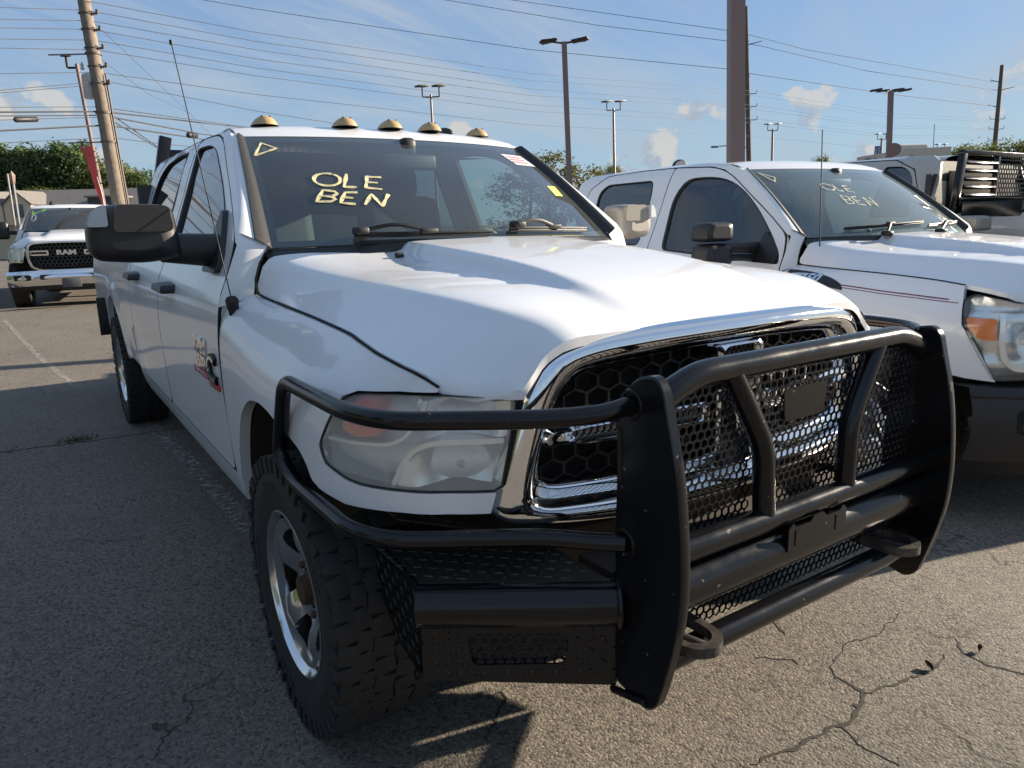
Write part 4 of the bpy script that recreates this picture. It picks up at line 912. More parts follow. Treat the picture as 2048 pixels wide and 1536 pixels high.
for s in (-1, 1):   # tall lamps with amber corner
    fn = lambda t, z, d, s=s: side(t, z, d, s)
    hl = bpy.data.objects.new('headlight', None); COL.objects.link(hl); hl.parent = tr2
    lo = rnd([(.178, .745), (.220, .812), (.281, .915), (.330, 1.0), (.345, 1.116), (.30, 1.140), (.20, 1.124), (.10, 1.108), (-.10, 1.088), (-.11, .76)], [.01, .05, .05, .04, .015, .03, .03, .03, .02, .02], 3)
    panel('lens', lo, lambda t, z, d: fn(t, z, .004+d), M_lens2, hl, .04, flange=0, smooth=60)
    cx, cz = .1, .95; n = resample_n(lo, 60)
    sh = lambda k, d: [fn(cx+(p[0]-cx)*k, cz+(p[1]-cz)*k, d) for p in n]
    ring('housing', [sh(1.0, .003), sh(1.015, -.003), sh(1.03, .01), sh(1.0, .05), sh(.95, .08)], M_trim, hl)
    panel('reflector', [(cx+(p[0]-cx)*.985, cz+(p[1]-cz)*.98) for p in lo], lambda t, z, d: fn(t, z, .075+.012*math.sin(z*60)+d), M_refl, hl, .03, flange=0, smooth=60)
    panel('turn_signal', rnd([(.325, 1.034), (.192, 1.031), (.185, .928), (.262, .935), (.31, .985)], .01, 2), lambda t, z, d: fn(t, z, .016+d), M_orange, hl, .02, flange=.04)
    m = MB(); m.ribbon(resample(rnd([(.17, 1.06), (.165, .90), (.12, .80), (-.05, .79)], .06, 5, False), .02, False), .022, fn, .008, .07); m.build('bezel', M_refl, hl, 60)
    c = Vector(fn(.03, .92, .05)); b = MB(); b.lathe([(.085, .045), (.07, .01), (.04, -.015), (0, -.02)], 24, Matrix.Rotation(R(-90+s*20), 3, 'Z'), c); b.build('lamp_bowl', M_refl, hl, 60)
    # vent with model lettering
    vo = rnd([(1.42, 1.215), (1.40, 1.158), (1.02, 1.118), (1.045, 1.150), (1.12, 1.180), (1.25, 1.205)], [.01, .01, .005, .02, .05, .05], 3)
    m = MB(); m.prism(vo, fn, -.006, .004); v = m.build('fender_vent', M_plastic, tr2, 30)
    vs, fs = text_shape('F350', .062, .003, .25, bold=.003); obj('lettering', [side(1.275+s*q.x*1.45, 1.172+q.y+.06*(-s*q.x*s)*0, -.007-q.z, s) for q in vs], fs, M_chrome, v, 0)
    m = MB(); m.ribbon(resample([(1.44, 1.17), (.80, 1.128), (.42, 1.112)], .04, False), .006, fn, -.001, .0); m.ribbon(resample([(1.44, 1.158), (.80, 1.115), (.37, 1.098)], .04, False), .004, fn, -.001, .0); m.build('pinstripe', mat('maroon_stripe', (.18, .03, .08), .4), tr2)
    # wheel-lip flare
    m = MB(); a1 = arc(.905, .50, .455, .495, 178, 20, 20); m.ribbon(a1, .05, fn, -.012, .0); m.build('wheel_flare', M_white, tr2, 60)
    # bumper wrap and lower valance
    mr = bpy.data.objects.new('side_mirror', None); COL.objects.link(mr); mr.parent = tr2
    for z0, z1 in ((1.385, 1.50), (1.235, 1.372)):
        hs = resample_n(rnd([(1.19, z0), (1.19, z1), (1.40, z1), (1.42, z0)], .035, 4), 40); cx2 = 1.30; cz2 = (z0+z1)/2
        lay = lambda q, y: [(s*(cx2+(p[0]-cx2)*q), y, cz2+(p[1]-cz2)*q) for p in hs]
        b = MB(); rows = [lay(.6, 1.60), lay(.9, 1.615), lay(1, 1.66), lay(1, 1.74), lay(.9, 1.75)]
        b.add([q for r in rows for q in r], [(i*40+j, i*40+(j+1) % 40, (i+1)*40+(j+1) % 40, (i+1)*40+j) for i in range(4) for j in range(40)]); b.add(rows[0], [tuple(range(40))]); b.build('housing', M_plastic if s < 0 else mat('silver_plastic', (.35, .34, .33), .35, .4), mr, 50)
        b = MB(); b.add(lay(.92, 1.751), [tuple(range(40))]); b.build('mirror_glass', M_chrome, mr)
    b = MB(); b.tube([(s*.90, 1.70, 1.335), (s*1.02, 1.69, 1.34), (s*1.22, 1.69, 1.345)], .032, 12, True, [1.3, 1, .9]); b.tube([(s*.90, 1.70, 1.275), (s*1.22, 1.69, 1.285)], .022, 10); b.build('arm', M_plastic, mr, 50)
    b = MB(); b.prism(rnd([(1.50, 1.245), (1.50, 1.31), (1.60, 1.41), (1.66, 1.44), (1.70, 1.25)], .02, 3), lambda t, z, d: side(t, z, d, s), -.01, .01); b.build('sail', M_plastic, mr, 30)
m = MB()
for i in range(5): pass
m.grid(lambda a, b: (lambda q: (q[0]*1.0, q[1]-.05, q[2]))(side(-.72+.0*a, .5, 0, 1)) if False else ((2*a-1)*1.0, plan(.30-.0)[1]*0+(.30*abs(2*a-1)**3.5)-.06-.035*math.sin(math.pi*b), .36+.36*b), 40, 8)
m.grid(lambda a, b: ((2*a-1)*1.0, .30*abs(2*a-1)**3.5-.06+.12*b, .72), 40, 1)
fb2 = m.build('front_bumper', M_plastic, tr2, 60)
for s in (-1, 1):
    q = rnd([(s*.62, .50), (s*.86, .50), (s*.86, .62), (s*.62, .62)], .03, 3); m = MB(); m.prism(q, lambda u, v, d: (u, .30*abs(u)**3.5-.098+d, v), 0, .05); m.build('fog_recess', M_dark, fb2)
    m = MB(); m.lathe([(0, 0), (.04, 0), (.048, .02)], 16, Matrix.Rotation(R(90), 3, 'Z'), (s*.74, .30*.74**3.5-.105, .56)); m.build('fog_lamp', M_refl, fb2)
m = MB(); m.grid(lambda a, b: ((2*a-1)*.97, .30*abs(2*a-1)**3.5-.055+.06*b, .37-.10*b), 30, 2); m.build('air_dam', M_trim, fb2, 60)
m = MB(); m.grid(lambda a, b: ((2*a-1)*1.004, .30*abs(2*a-1)**3.5-.068-.012*math.sin(math.pi*b), .665+.03*b), 40, 3); m.build('step_pad', M_trim, fb2, 60)
gr2 = bpy.data.objects.new('grille', None); COL.objects.link(gr2); gr2.parent = tr2
for z in (.84, .94, 1.04):
    m = MB(); m.grid(lambda a, b: ((2*a-1)*.60, .02+.12*(2*a-1)**2-.03*math.sin(math.pi*b), z-.03+.06*b), 24, 6); m.build('grille_bar', M_chrome, gr2, 60)
m = MB(); m.grid(lambda a, b: ((2*a-1)*.66, .07+.10*(2*a-1)**2, .74+.44*b), 12, 2); m.build('backing', M_dark, gr2)
# ------------------------------------------------------------------ white pickup facing us in the left background
tr3 = empty('pickup_truck', (-.83, 14.5, .13), -.14, 'white pickup with big chrome grille, facing the camera in the left background', 'pickup truck', 'pickup trucks on the lot')
hd3, ws3 = truck_body(tr3, M_white, dict(lamp_outline=lamp_edge, hood_front=hood_front, rusty=False))
fg = bpy.data.objects.new('grille', None); COL.objects.link(fg); fg.parent = tr3
def gp3(x, z, d=0): return (x, .0+.10*x*x+d, z)
o3 = rnd(mirror_loop([(0, .655), (.45, .665), (.60, .73), (.64, .90), (.635, 1.10), (.56, 1.185), (.30, 1.205), (.05, 1.21)]), .05, 4); i3 = rnd(mirror_loop([(0, .715), (.42, .725), (.53, .77), (.57, .90), (.56, 1.09), (.51, 1.145), (.30, 1.16), (.05, 1.163)]), .04, 4)
A3 = resample_n(o3, 100); B3 = resample_n(i3, 100); mx3 = lambda q, d: [gp3(a[0]+(b[0]-a[0])*q, a[1]+(b[1]-a[1])*q, d) for a, b in zip(A3, B3)]
ring('grille_frame', [mx3(-.03, .08), mx3(0, 0), mx3(.3, -.03), mx3(.7, -.03), mx3(1, .0), mx3(1.03, .05)], M_chrome, fg, 50)
hexmesh(i3, lambda u, v, d: gp3(u, v, .03+d), .07, .022, .02).build('honeycomb', M_plastic, fg, 20)
m = MB(); m.prism(i3, gp3, .06, .07); m.build('backing', M_dark, fg)
for s in (-1, 1):
    q1 = rnd([(s*.28, .955), (s*.28, 1.045), (s*.56, 1.045), (s*.56, .955)], .01, 2); q2 = [(s*.31, .982), (s*.31, 1.018), (s*.55, 1.018), (s*.55, .982)]
    n1 = resample_n(q1, 40); n2 = resample_n(q2, 40)
    ring('grille_bar', [[gp3(*p, .02) for p in n1], [gp3(*p, -.02) for p in n1], [gp3(*p, -.02) for p in n2], [gp3(*p, .0) for p in n2]], M_chrome, fg, 40)
vs, fs = text_shape('RAM', .115, .012, bold=.006); obj('lettering', [gp3(v.x*1.35, 1.0+v.y, -.012-v.z) for v in vs], fs, M_chrome, fg, 0)
for s in (-1, 1):
    fn = lambda t, z, d, s=s: side(t, z, d, s)
    hl = bpy.data.objects.new('headlight', None); COL.objects.link(hl); hl.parent = tr3
    panel('lens', LAMP, lambda t, z, d: fn(t, z, .004+d), M_lens, hl, .06, flange=0, smooth=60)
    panel('reflector', LAMP, lambda t, z, d: fn(t, z, .05+.02*math.sin(t*50)+d), M_refl, hl, .04, flange=0, smooth=60)
    m = MB(); m.ribbon(resample([(-.05, .87), (.2, .872), (.44, .89)], .05, False), .05, fn, -.008, .0); m.build('chrome_trim', M_chrome, hl, 60)
# bumper with fog lamps
m = MB()
bump3 = lambda a, b: ((2*a-1)*1.0, .26*abs(2*a-1)**3.2-.10-.05*math.sin(math.pi*min(1, max(0, b))), .43+.27*b-.03*abs(2*a-1)**2)
m.grid(bump3, 40, 10); f3 = m.build('front_bumper', M_chrome, tr3, 60)
m = MB(); m.grid(lambda a, b: ((2*a-1)*.99, .26*abs(2*a-1)**3.2-.09+.05*b, .44-.10*b), 30, 2); m.build('air_dam', M_plastic, f3, 60)
for x0, x1, z0, z1 in ((-.88, -.60, .52, .62), (.60, .88, .52, .62), (-.46, .46, .53, .62)):
    q = rnd([(x0, z0), (x1, z0), (x1, z1), (x0, z1)], .03, 3); m = MB(); m.prism(q, lambda u, v, d: (u, .26*abs(u)**3.2-.158+d, v), 0, .05); m.build('fog_recess' if abs(x0) > .5 else 'lower_grille', M_trim, f3)
for s in (-1, 1):
    m = MB(); m.lathe([(0, 0), (.035, 0), (.04, .02)], 16, Matrix.Rotation(R(90), 3, 'Z'), (s*.72, .26*.72**3.2-.165, .57)); m.build('fog_lamp', M_decal, f3)
m = MB(); m.box((0.03, -.18, .46), (.31, .02, .16), None, .008); m.box((-.06, -.192, .45), (.02, .01, .02)); m.box((.12, -.192, .45), (.02, .01, .02)); m.build('plate_bracket', mat('grey_plastic', (.09, .09, .10), .5), f3)
m = MB(); m.ribbon([(-.93, .70), (-.62, .93)], .06, lambda u, v, d: ws_pt(u, v, d), .003, .004); m.build('price_tape', mat('lime_paint', (.20, .60, .08), .6), ws3)
m = MB(); m.ribbon(resample(ell(-.86, .52, .05, .14), .03, False), .02, lambda u, v, d: ws_pt(u, v, d), .003, .004); m.build('price_mark', M_decal, ws3)
m = MB(); m.grid(lambda a, b: ws_pt(.84+.08*a, .52+.16*b, .003), 1, 1); m.build('sticker', M_yellow, ws3)
p = roof_pt(-.35, 2.25); m = MB(); m.lathe([(.06, 0), (.04, .03), (.012, .075), (0, .08)], 12, Matrix.Rotation(R(-90), 3, 'Y'), p); m.build('roof_antenna', M_trim, tr3, 50)
for s in (-1, 1):
    b = MB(); b.box((s*1.18, 1.70, 1.42), (.22, .12, .34), None, .05); b.tube([(s*.90, 1.70, 1.37), (s*1.10, 1.70, 1.38)], .04, 8); b.build('side_mirror', M_plastic, tr3, 50)
m = MB()   # louvre strip
m.grid(lambda a, b: hood((2*a-1)*.5, .05+.02*b, -.004), 10, 1); m.build('hood_trim', M_white, tr3, 60)
# ------------------------------------------------------------------ dark pickup at the left edge, grey pickup at the right edge
tr4 = empty('pickup_truck', (-3.55, 16.2, .14), -.05, 'black pickup at the left edge, mostly hidden beside the chrome-grille white pickup', 'pickup truck', 'pickup trucks on the lot')
truck_body(tr4, mat('black_paint', (.012, .012, .014), .3, 0, 1.0), dict(lamp_outline=lamp_edge, hood_front=hood_front, rusty=False))
m = MB(); m.grid(lambda a, b: bump3(a, b*1.9), 30, 14); m.build('front_bumper', M_chrome, tr4, 60)
m = MB(); m.prism(o3, gp3, -.01, .05); m.build('grille', M_plastic, tr4)
tr5 = empty('pickup_truck', (5.92, 6.17, .04), math.pi-.02, 'silver grey pickup with a black headache rack and bed toolbox, seen from behind', 'pickup truck', 'pickup trucks on the lot')
truck_body(tr5, M_grey, dict(rear_window=rnd([(3.56, 1.40), (3.58, 1.845), (3.76, 1.838), (3.85, 1.765), (3.905, 1.61), (3.925, 1.40)], [.03, .03, .06, .08, .05, .03], 3), front_glass=M_sideglass, lamp_outline=lamp_edge, hood_front=hood_front, rusty=False))
hr = bpy.data.objects.new('headache_rack', None); COL.objects.link(hr); hr.parent = tr5
for s in (-1, 1):
    m = MB(); m.box((s*.90, 4.32, 1.66), (.06, .05, .50), Matrix.Rotation(s*R(-8), 3, 'Y'), .006); m.build('post', M_blackpaint, hr)
    m = MB(); m.box((s*.30, 4.32, 1.68), (.04, .04, .46), None, .006); m.build('post', M_blackpaint, hr)
    for k in range(6):
        m = MB(); m.box((s*.58, 4.33, 1.50+.065*k), (.52, .03, .028), Matrix.Rotation(R(35), 3, 'X'), .004); m.build('louver', M_blackpaint, hr)
m = MB(); m.box((0, 4.32, 1.905), (1.80, .05, .035), None, .006); m.build('rail', M_blackpaint, hr)
m = MB(); m.box((0, 4.32, 1.455), (1.90, .06, .06), None, .006); m.build('rail', M_blackpaint, hr)
hexmesh([(-.28, 1.49), (.28, 1.49), (.28, 1.89), (-.28, 1.89)], lambda u, v, d: (u, 4.325+d, v), .045, .012, .004).build('mesh_panel', M_blackpaint, hr, 20)
m = MB(); m.box((0, 4.60, 1.40), (1.86, .45, .24), None, .015); m.box((0, 4.60, 1.53), (1.90, .48, .03), None, .008); tb = m.build('toolbox', M_blackpaint, tr5)
m = MB(); m.lathe([(0, 0), (.018, 0), (.018, .02), (0, .02)], 12, Matrix.Rotation(R(90), 3, 'Z'), (.5, 4.83, 1.44)); m.build('lock', M_chrome, tb)
m = MB()
for k in range(7): m.ribbon([(.78+.03*math.cos(k*.9)+.035*math.cos(q), 1.45+.02*math.sin(k*1.7)+.035*math.sin(q)) for q in (k, k+.8, k+1.6, k+2.4)], .010, lambda u, v, d: (u, 4.835+d, v), 0, .001)
m.build('decal', M_decal, tb)
# ------------------------------------------------------------------ ground
def gz(x, y):
    return -.06*sstep(1.3, 2.5, x)+.13*sstep(8, 14, y)*sstep(4, 0, x)
def ground():
    def axis(lo, hi, near0, near1, st):
        a = []; v = near0
        while v <= near1: a.append(v); v += st
        L_ = []; d = st; v = near0
        while v > lo: d *= 1.35; v -= d; L_.append(max(v, lo))
        H_ = []; d = st; v = near1
        while v < hi: d *= 1.35; v += d; H_.append(min(v, hi))
        return L_[::-1]+a+H_
    xs = axis(-900, 900, -4, 9, .5); ys = axis(-900, 1200, -5, 18, .5)
    vs = [(x, y, gz(x, y)) for y in ys for x in xs]; n = len(xs)
    m = bpy.data.materials.new('asphalt'); m.use_nodes = True; nt = m.node_tree; b = nt.nodes['Principled BSDF']; N = nt.nodes.new; L = nt.links.new
    tc = N('ShaderNodeTexCoord')
    def noise(s, d=4, r=.6):
        q = N('ShaderNodeTexNoise'); L(tc.outputs['Object'], q.inputs['Vector']); q.inputs['Scale'].default_value = s; q.inputs['Detail'].default_value = d; q.inputs['Roughness'].default_value = r; return q.outputs['Fac']
    def mr(v, a, b_, lo=0, hi=1):
        q = N('ShaderNodeMapRange'); L(v, q.inputs[0])
        for i, k in enumerate((a, b_, lo, hi)): q.inputs[i+1].default_value = k
        return q.outputs[0]
    def mix(f, a, c, bl='MIX'):
        q = N('ShaderNodeMix'); q.data_type = 'RGBA'; q.blend_type = bl
        if isinstance(f, float): q.inputs[0].default_value = f
        else: L(f, q.inputs[0])
        for i, k in ((6, a), (7, c)):
            if isinstance(k, tuple): q.inputs[i].default_value = k+(1,)
            else: L(k, q.inputs[i])
        return q.outputs[2]
    vo = N('ShaderNodeTexVoronoi'); L(tc.outputs['Object'], vo.inputs['Vector']); vo.inputs['Scale'].default_value = 105; vo.inputs['Randomness'].default_value = 1
    sepc = N('ShaderNodeSeparateColor'); L(vo.outputs['Color'], sepc.inputs[0])
    col = mix(mr(noise(1.1, 6), .32, .68), (.140, .126, .110), (.198, .180, .157))
    col = mix(mr(sepc.outputs[0], .25, 1, 0, .8), col, (.36, .31, .25))                       # pale aggregate
    col = mix(mr(sepc.outputs[1], .72, .95, 0, .85), col, (.035, .032, .030))              # dark aggregate and pits
    col = mix(mr(noise(190, 3), .40, .62, .25, 1), (.085, .074, .062), col)
    col = mix(mr(noise(.42, 5), .50, .70, 0, .5), col, (.085, .078, .07))                # old oil and tyre stains
    # fine crack net
    dn = N('ShaderNodeTexNoise'); L(tc.outputs['Object'], dn.inputs['Vector']); dn.inputs['Scale'].default_value = 3.1; dn.inputs['Detail'].default_value = 6
    vm = N('ShaderNodeVectorMath'); vm.operation = 'MULTIPLY_ADD'; L(dn.outputs['Color'], vm.inputs[0]); vm.inputs[1].default_value = (.55, .55, .0); L(tc.outputs['Object'], vm.inputs[2])
    cr = N('ShaderNodeTexVoronoi'); cr.feature = 'DISTANCE_TO_EDGE'; L(vm.outputs[0], cr.inputs['Vector']); cr.inputs['Scale'].default_value = .85
    ck = mr(cr.outputs['Distance'], .0, .006, 1, 0); mk = mr(noise(.8, 3), .50, .58)
    mm = N('ShaderNodeMath'); mm.operation = 'MULTIPLY'; L(ck, mm.inputs[0]); L(mk, mm.inputs[1])
    col = mix(mm.outputs[0], col, (.022, .020, .018))
    L(col, b.inputs['Base Color']); b.inputs['Roughness'].default_value = .88; b.inputs['Specular IOR Level'].default_value = .3
    ad = N('ShaderNodeMath'); ad.operation = 'MULTIPLY_ADD'; L(vo.outputs['Distance'], ad.inputs[0]); ad.inputs[1].default_value = -.9; L(noise(240, 3), ad.inputs[2])
    bp = N('ShaderNodeBump'); bp.inputs['Strength'].default_value = .75; bp.inputs['Distance'].default_value = .004; L(ad.outputs[0], bp.inputs['Height'])
    bp2 = N('ShaderNodeBump'); bp2.inputs['Strength'].default_value = .5; bp2.inputs['Distance'].default_value = .02; L(noise(2.2, 5), bp2.inputs['Height']); L(bp.outputs[0], bp2.inputs['Normal'])
    L(bp2.outputs[0], b.inputs['Normal'])
    o = obj('ground', vs, [(j*n+i, j*n+i+1, (j+1)*n+i+1, (j+1)*n+i) for j in range(len(ys)-1) for i in range(n-1)], m, None, 60); tag(o, kind='structure')
ground()
M_crack = mat('crack_dirt', (.018, .016, .014), .95, var=((.05, .042, .033), 60, .5))
def crack(path, w):
    rg = random.Random(len(path)+int(w*1e4)); p = resample(path, .012, False); q = []; ox = oy = 0
    for x, y in p:
        ox = ox*.8+rg.gauss(0, .0035); oy = oy*.8+rg.gauss(0, .0035); q.append((x+ox, y+oy))
    n = len(q); ws_ = [w*(.25+.75*math.sin(math.pi*min(1, (i+1)/n*1.0)) )*rg.uniform(.35, 1.5) for i in range(n)]
    m = MB(); m.ribbon(q, ws_, lambda x, y, d: (x, y, gz(x, y)+.0015+d), 0, -.002); tag(m.build('pavement_crack', M_crack, None, 0), kind='structure')
crack([(.533, .013), (.49, -.036), (.487, -.094), (.484, -.133), (.426, -.148), (.376, -.17), (.302, -.165), (.254, -.158), (.194, -.164), (.137, -.154), (.069, -.147), (.013, -.132), (-.044, -.12)], .015)
crack([(.484, -.133), (.511, -.147), (.574, -.156), (.638, -.164), (.709, -.176), (.796, -.175), (.91, -.179)], .011)
crack([(.619, .313), (.595, .265), (.581, .241), (.565, .204)], .007)
crack([(.377, .185), (.424, .139), (.456, .102), (.451, .078)], .006)
crack([(-.728, .742), (-.739, .68), (-.719, .631), (-.70, .60)], .010)
crack([(1.027, -.136), (.96, -.2), (.952, -.282), (.974, -.325), (.982, -.377), (1.02, -.45)], .010)
crack([(-.44, .536), (-.447, .495), (-.486, .464), (-.54, .414), (-.585, .377)], .008)
crack([(-3.2, 4.80), (-1.829, 4.741), (-1.656, 4.721), (-1.477, 4.685), (-1.231, 4.646), (-1.07, 4.648), (.5, 4.55)], .022)
crack([(.53, .013), (.70, .05), (.82, .02), (1.05, .06)], .005)
crack([(.30, -.165), (.26, -.25), (.28, -.36)], .005)
# worn parking stripe beside the front pickup
mp = bpy.data.materials.new('worn_line_paint'); mp.use_nodes = True; nt = mp.node_tree; b = nt.nodes['Principled BSDF']; b.inputs['Base Color'].default_value = (.42, .40, .36, 1); b.inputs['Roughness'].default_value = .85
tcn = nt.nodes.new('ShaderNodeTexCoord'); nz = nt.nodes.new('ShaderNodeTexNoise'); nt.links.new(tcn.outputs['Object'], nz.inputs['Vector']); nz.inputs['Scale'].default_value = 22; nz.inputs['Detail'].default_value = 8; nz.inputs['Roughness'].default_value = .7
mrn = nt.nodes.new('ShaderNodeMapRange'); nt.links.new(nz.outputs['Fac'], mrn.inputs[0]); mrn.inputs[1].default_value = .47; mrn.inputs[2].default_value = .60; mrn.inputs[4].default_value = .8; nt.links.new(mrn.outputs[0], b.inputs['Alpha'])
def stripe(path, w):
    m = MB(); m.ribbon(resample(path, .2, False), w, lambda x, y, d: (x, y, gz(x, y)+.004), 0, 0); m.f = m.f[::3]
    tag(m.build('parking_line', mp, None, 0), kind='structure')
stripe([(-.90, 5.2), (-.85, 4.6), (-.80, 3.6), (-.76, 2.6), (-.73, 1.5)], .10)
stripe([(-1.9, 13.0), (-1.5, 9.0), (-1.25, 6.9)], .06)
# leaves and bits of debris
M_leaf = mat('dry_leaf', (.06, .035, .02), .8)
for i, (x, y, a, lab) in enumerate([(1.011, -.23, .4, 'curled dry leaf on the sunlit asphalt near the right edge'), (.775, -.183, 1.2, 'small dark leaf beside the forked crack in the asphalt')]):
    m = MB(); m.grid(lambda u, v: ((u-.5)*.036, (v-.5)*.015*math.sin(math.pi*min(.97, max(.03, u))), .004+.012*(2*v-1)**2+.008*u), 8, 4)
    o = m.build('dry_leaf', M_leaf, None, 60); o.location = (x, y, gz(x, y)); o.rotation_euler = (0, 0, a); tag(o, lab, 'leaf', 'leaves on the asphalt')
m = MB(); rg = random.Random(4)
for k in range(70):
    a = rg.uniform(0, 6.28); r = rg.uniform(0, .07); x, y = -1.38+r*math.cos(a)*2, 4.72+r*math.sin(a)*.6; h = rg.uniform(.02, .06); lx, ly = rg.gauss(0, .03), rg.gauss(0, .03)
    m.add([(x-.003, y, 0), (x+.003, y, 0), (x+lx, y+ly, h)], [(0, 1, 2)])
tag(m.build('grass_tuft', mat('grass_blade', (.05, .065, .02), .8), None, 0), 'small grass tuft growing in the pavement crack left of the front pickup', 'grass')
# ------------------------------------------------------------------ poles and lamps
M_wood = mat('weathered_wood_pole', (.25, .20, .155), .85, var=((.13, .10, .08), 7, .7), bump=(26, .5, .02))
M_wood2 = mat('dark_wood_pole', (.13, .10, .08), .9, var=((.08, .06, .05), 7, .7))
M_brown = mat('brown_painted_steel', (.20, .135, .115), .5)
M_wire = mat('cable_black', (.05, .05, .055), .6)
M_galv = mat('galvanised_steel', (.22, .225, .23), .55, .4)
M_hard = mat('pole_hardware', (.10, .085, .075), .6)
def P3(a): return Vector(a)
def utility_pole(base, top, r0, r1, m_, label, arms):
    e = empty('utility_pole', base, 0, label, 'utility pole', 'wooden utility poles'); d = Vector(top)-Vector(base); k = 12
    m = MB(); m.tube([d*(i/k)+Vector((0, 0, -.2 if i == 0 else 0)) for i in range(k+1)], r0, 14, True, [1+(r1/r0-1)*i/k for i in range(k+1)]); m.build('shaft', m_, e, 50)
    return e, d
e, d = utility_pole((.45, 16.76, 0), (.40, 18.9, 7.9), .162, .125, M_wood, 'big wooden utility pole leaning left behind the left mirror of the front pickup', None)
ax = Vector((.83, -.555, 0))
for z in (4.68, 5.05, 5.45, 5.85, 6.2, 6.6, 6.95, 7.3):
    f = z/7.9; c = d*f; m = MB(); m.lathe([(.14, -.012), (.162, -.012), (.162, .012), (.14, .012)], 16, Matrix.Rotation(R(90), 3, 'Y'), c); m.tube([c+ax*.12, c+ax*.26], .022, 8); m.lathe([(.02, 0), (.035, .01), (.035, .04), (.02, .05), (.035, .06), (.02, .09), (0, .09)], 10, Matrix.Rotation(R(-90), 3, 'Y'), c+ax*.24); m.build('insulator', M_hard, e, 50)
for z, l in ((4.05, .0), (5.33, 1.0), (3.42, .9)):
    f = z/7.9; c = d*f; m = MB(); m.lathe([(.15, -.02), (.17, -.02), (.17, .02), (.15, .02)], 16, Matrix.Rotation(R(90), 3, 'Y'), c)
    if l: m.tube([c-ax*.1, c-ax*l], .016, 6)
    m.build('bracket', M_hard, e, 50)
m = MB(); m.tube([d*(i/8*.62)+Vector((.16, -.10, 0)) for i in range(9)], .022, 8); m.build('conduit', M_hard, e, 50)
c = d*.585-ax*.22; m = MB(); m.lathe([(0, -.26), (.12, -.25), (.13, -.22), (.13, .20), (.12, .24), (.08, .27), (0, .28)], 18, Matrix.Rotation(R(-90), 3, 'Y'), c); m.lathe([(.02, 0), (.045, .03), (.02, .08), (.04, .10), (0, .18)], 8, Matrix.Rotation(R(-90), 3, 'Y'), c+Vector((-.08, 0, .34))); m.build('transformer', mat('transformer_grey', (.42, .43, .42), .5), e, 40)
def arm_pole(base, top, r, label, arms, insul):
    e, d = utility_pole(base, top, r, r*.62, M_wood2, label, None)
    H = top[2]
    for z, l in arms:
        c = d*(z/H); m = MB(); m.tube([c, c+Vector((l*.83, -l*.555, .12+abs(l)*.12))], .05, 6, True, [1, .6]); m.build('standoff_arm', M_wood2, e, 40)
    for z in insul:
        c = d*(z/H)
        for s in (-1, 1):
            m = MB(); m.tube([c, c+Vector((s*.75*.83, -s*.75*.555, .02)), c+Vector((s*.78*.83, -s*.78*.555, .30))], .035, 6); m.build('insulator', M_wood2, e, 40)
    return e, d
e, d = arm_pole((50.6, 40.09, -.1), (53.25, 43.8, 19.2), .26, 'tall dark wooden utility pole directly right of the wide brown steel post', [(16.8, -.9), (16.0, 1.3), (13.5, -.9)], [11.9, 10.8, 9.7])
m = MB(); c = d*(7.4/19.2); m.tube(rnd([c, c+Vector((-1.2, 1.1, .25)), c+Vector((-1.9, 1.6, .2))], .4, 4, False), .045, 8); m.box(c+Vector((-2.2, 1.8, .16)), (.65, .3, .16), Matrix.Rotation(R(-40), 3, 'Z'), .06); m.build('street_lamp', M_galv, e, 50)
arm_pole((82.08, 35.25, -.1), (85.7, 37.25, 16.3), .28, 'tall dark wooden utility pole at the right edge of the sky', [(14.6, -1.1), (13.8, 1.5), (12.1, -1.1)], [10.9, 9.9, 8.8])
def light_pole(base, top, w, label, heads, kind, hs=1.0, group='parking lot light poles'):
    e = empty('light_pole', base, 0, label, 'light pole', group); d = Vector(top)-Vector(base); m = MB()
    u = Vector((.83, -.555, 0)); v = Vector((.555, .83, 0)); q = w/2; vs = []
    if kind == 'square':
        for c in (Vector((0, 0, -.1)), d): vs += [c+u*a*q+v*b_*q for a, b_ in ((-1, -1), (1, -1), (1, 1), (-1, 1))]
        m.add(vs, [(i, (i+1) % 4, 4+(i+1) % 4, 4+i) for i in range(4)]+[(4, 5, 6, 7)])
        bmv = MB(); bmv.box(Vector((0, 0, .2)), (w*2.4, w*2.4, .5), None, .03); bmv.build('footing', mat('concrete', (.35, .34, .32), .85), e)
    else: m.tube([Vector((0, 0, -.1)), d], q, 10, True, [1, .75])
    m.build('post', M_brown, e, 20)
    for dx, dy, dz, rz in heads:   # arm and lamp head
        hm = bpy.data.objects.new('lamp_head', None); COL.objects.link(hm); hm.parent = e
        c = d+u*dx+v*dy+Vector((0, 0, dz)); m = MB()
        m.box(c, (.66*hs, .40*hs, .09*hs), Matrix.Rotation(rz, 3, 'Z') @ Matrix.Rotation(R(-7), 3, 'Y'), .03); m.build('housing', M_trim, hm, 40)
        m = MB()
        if dz > .2: m.tube(rnd([d+Vector((0, 0, -.1)), d+u*dx+v*dy+Vector((0, 0, -.1)), c], .05, 3, False), .035, 6)
        else: m.tube([d+Vector((0, 0, -.06)), c], .04, 6)
        m.build('arm', M_trim, hm, 40)
    return e
four = [(-.66, -.42, -.04, R(-20)), (-.60, .55, .16, R(-50)), (.66, .50, .16, R(-20)), (.60, -.45, -.04, R(-50))]
two = [(-.42, 0, .42, R(10)), (.42, 0, .42, R(10))]
light_pole((7.37, 6.04, -.05), (8.30, 7.14, 6.4), .22, 'wide square brown steel post crossing the sky behind the second white pickup', [], 'square')
light_pole((16.8, 21.91, 0), (17.73, 23.56, 8.51), .20, 'brown four-headed light pole beside the bushy tree, left of the wide post', four, 'square')
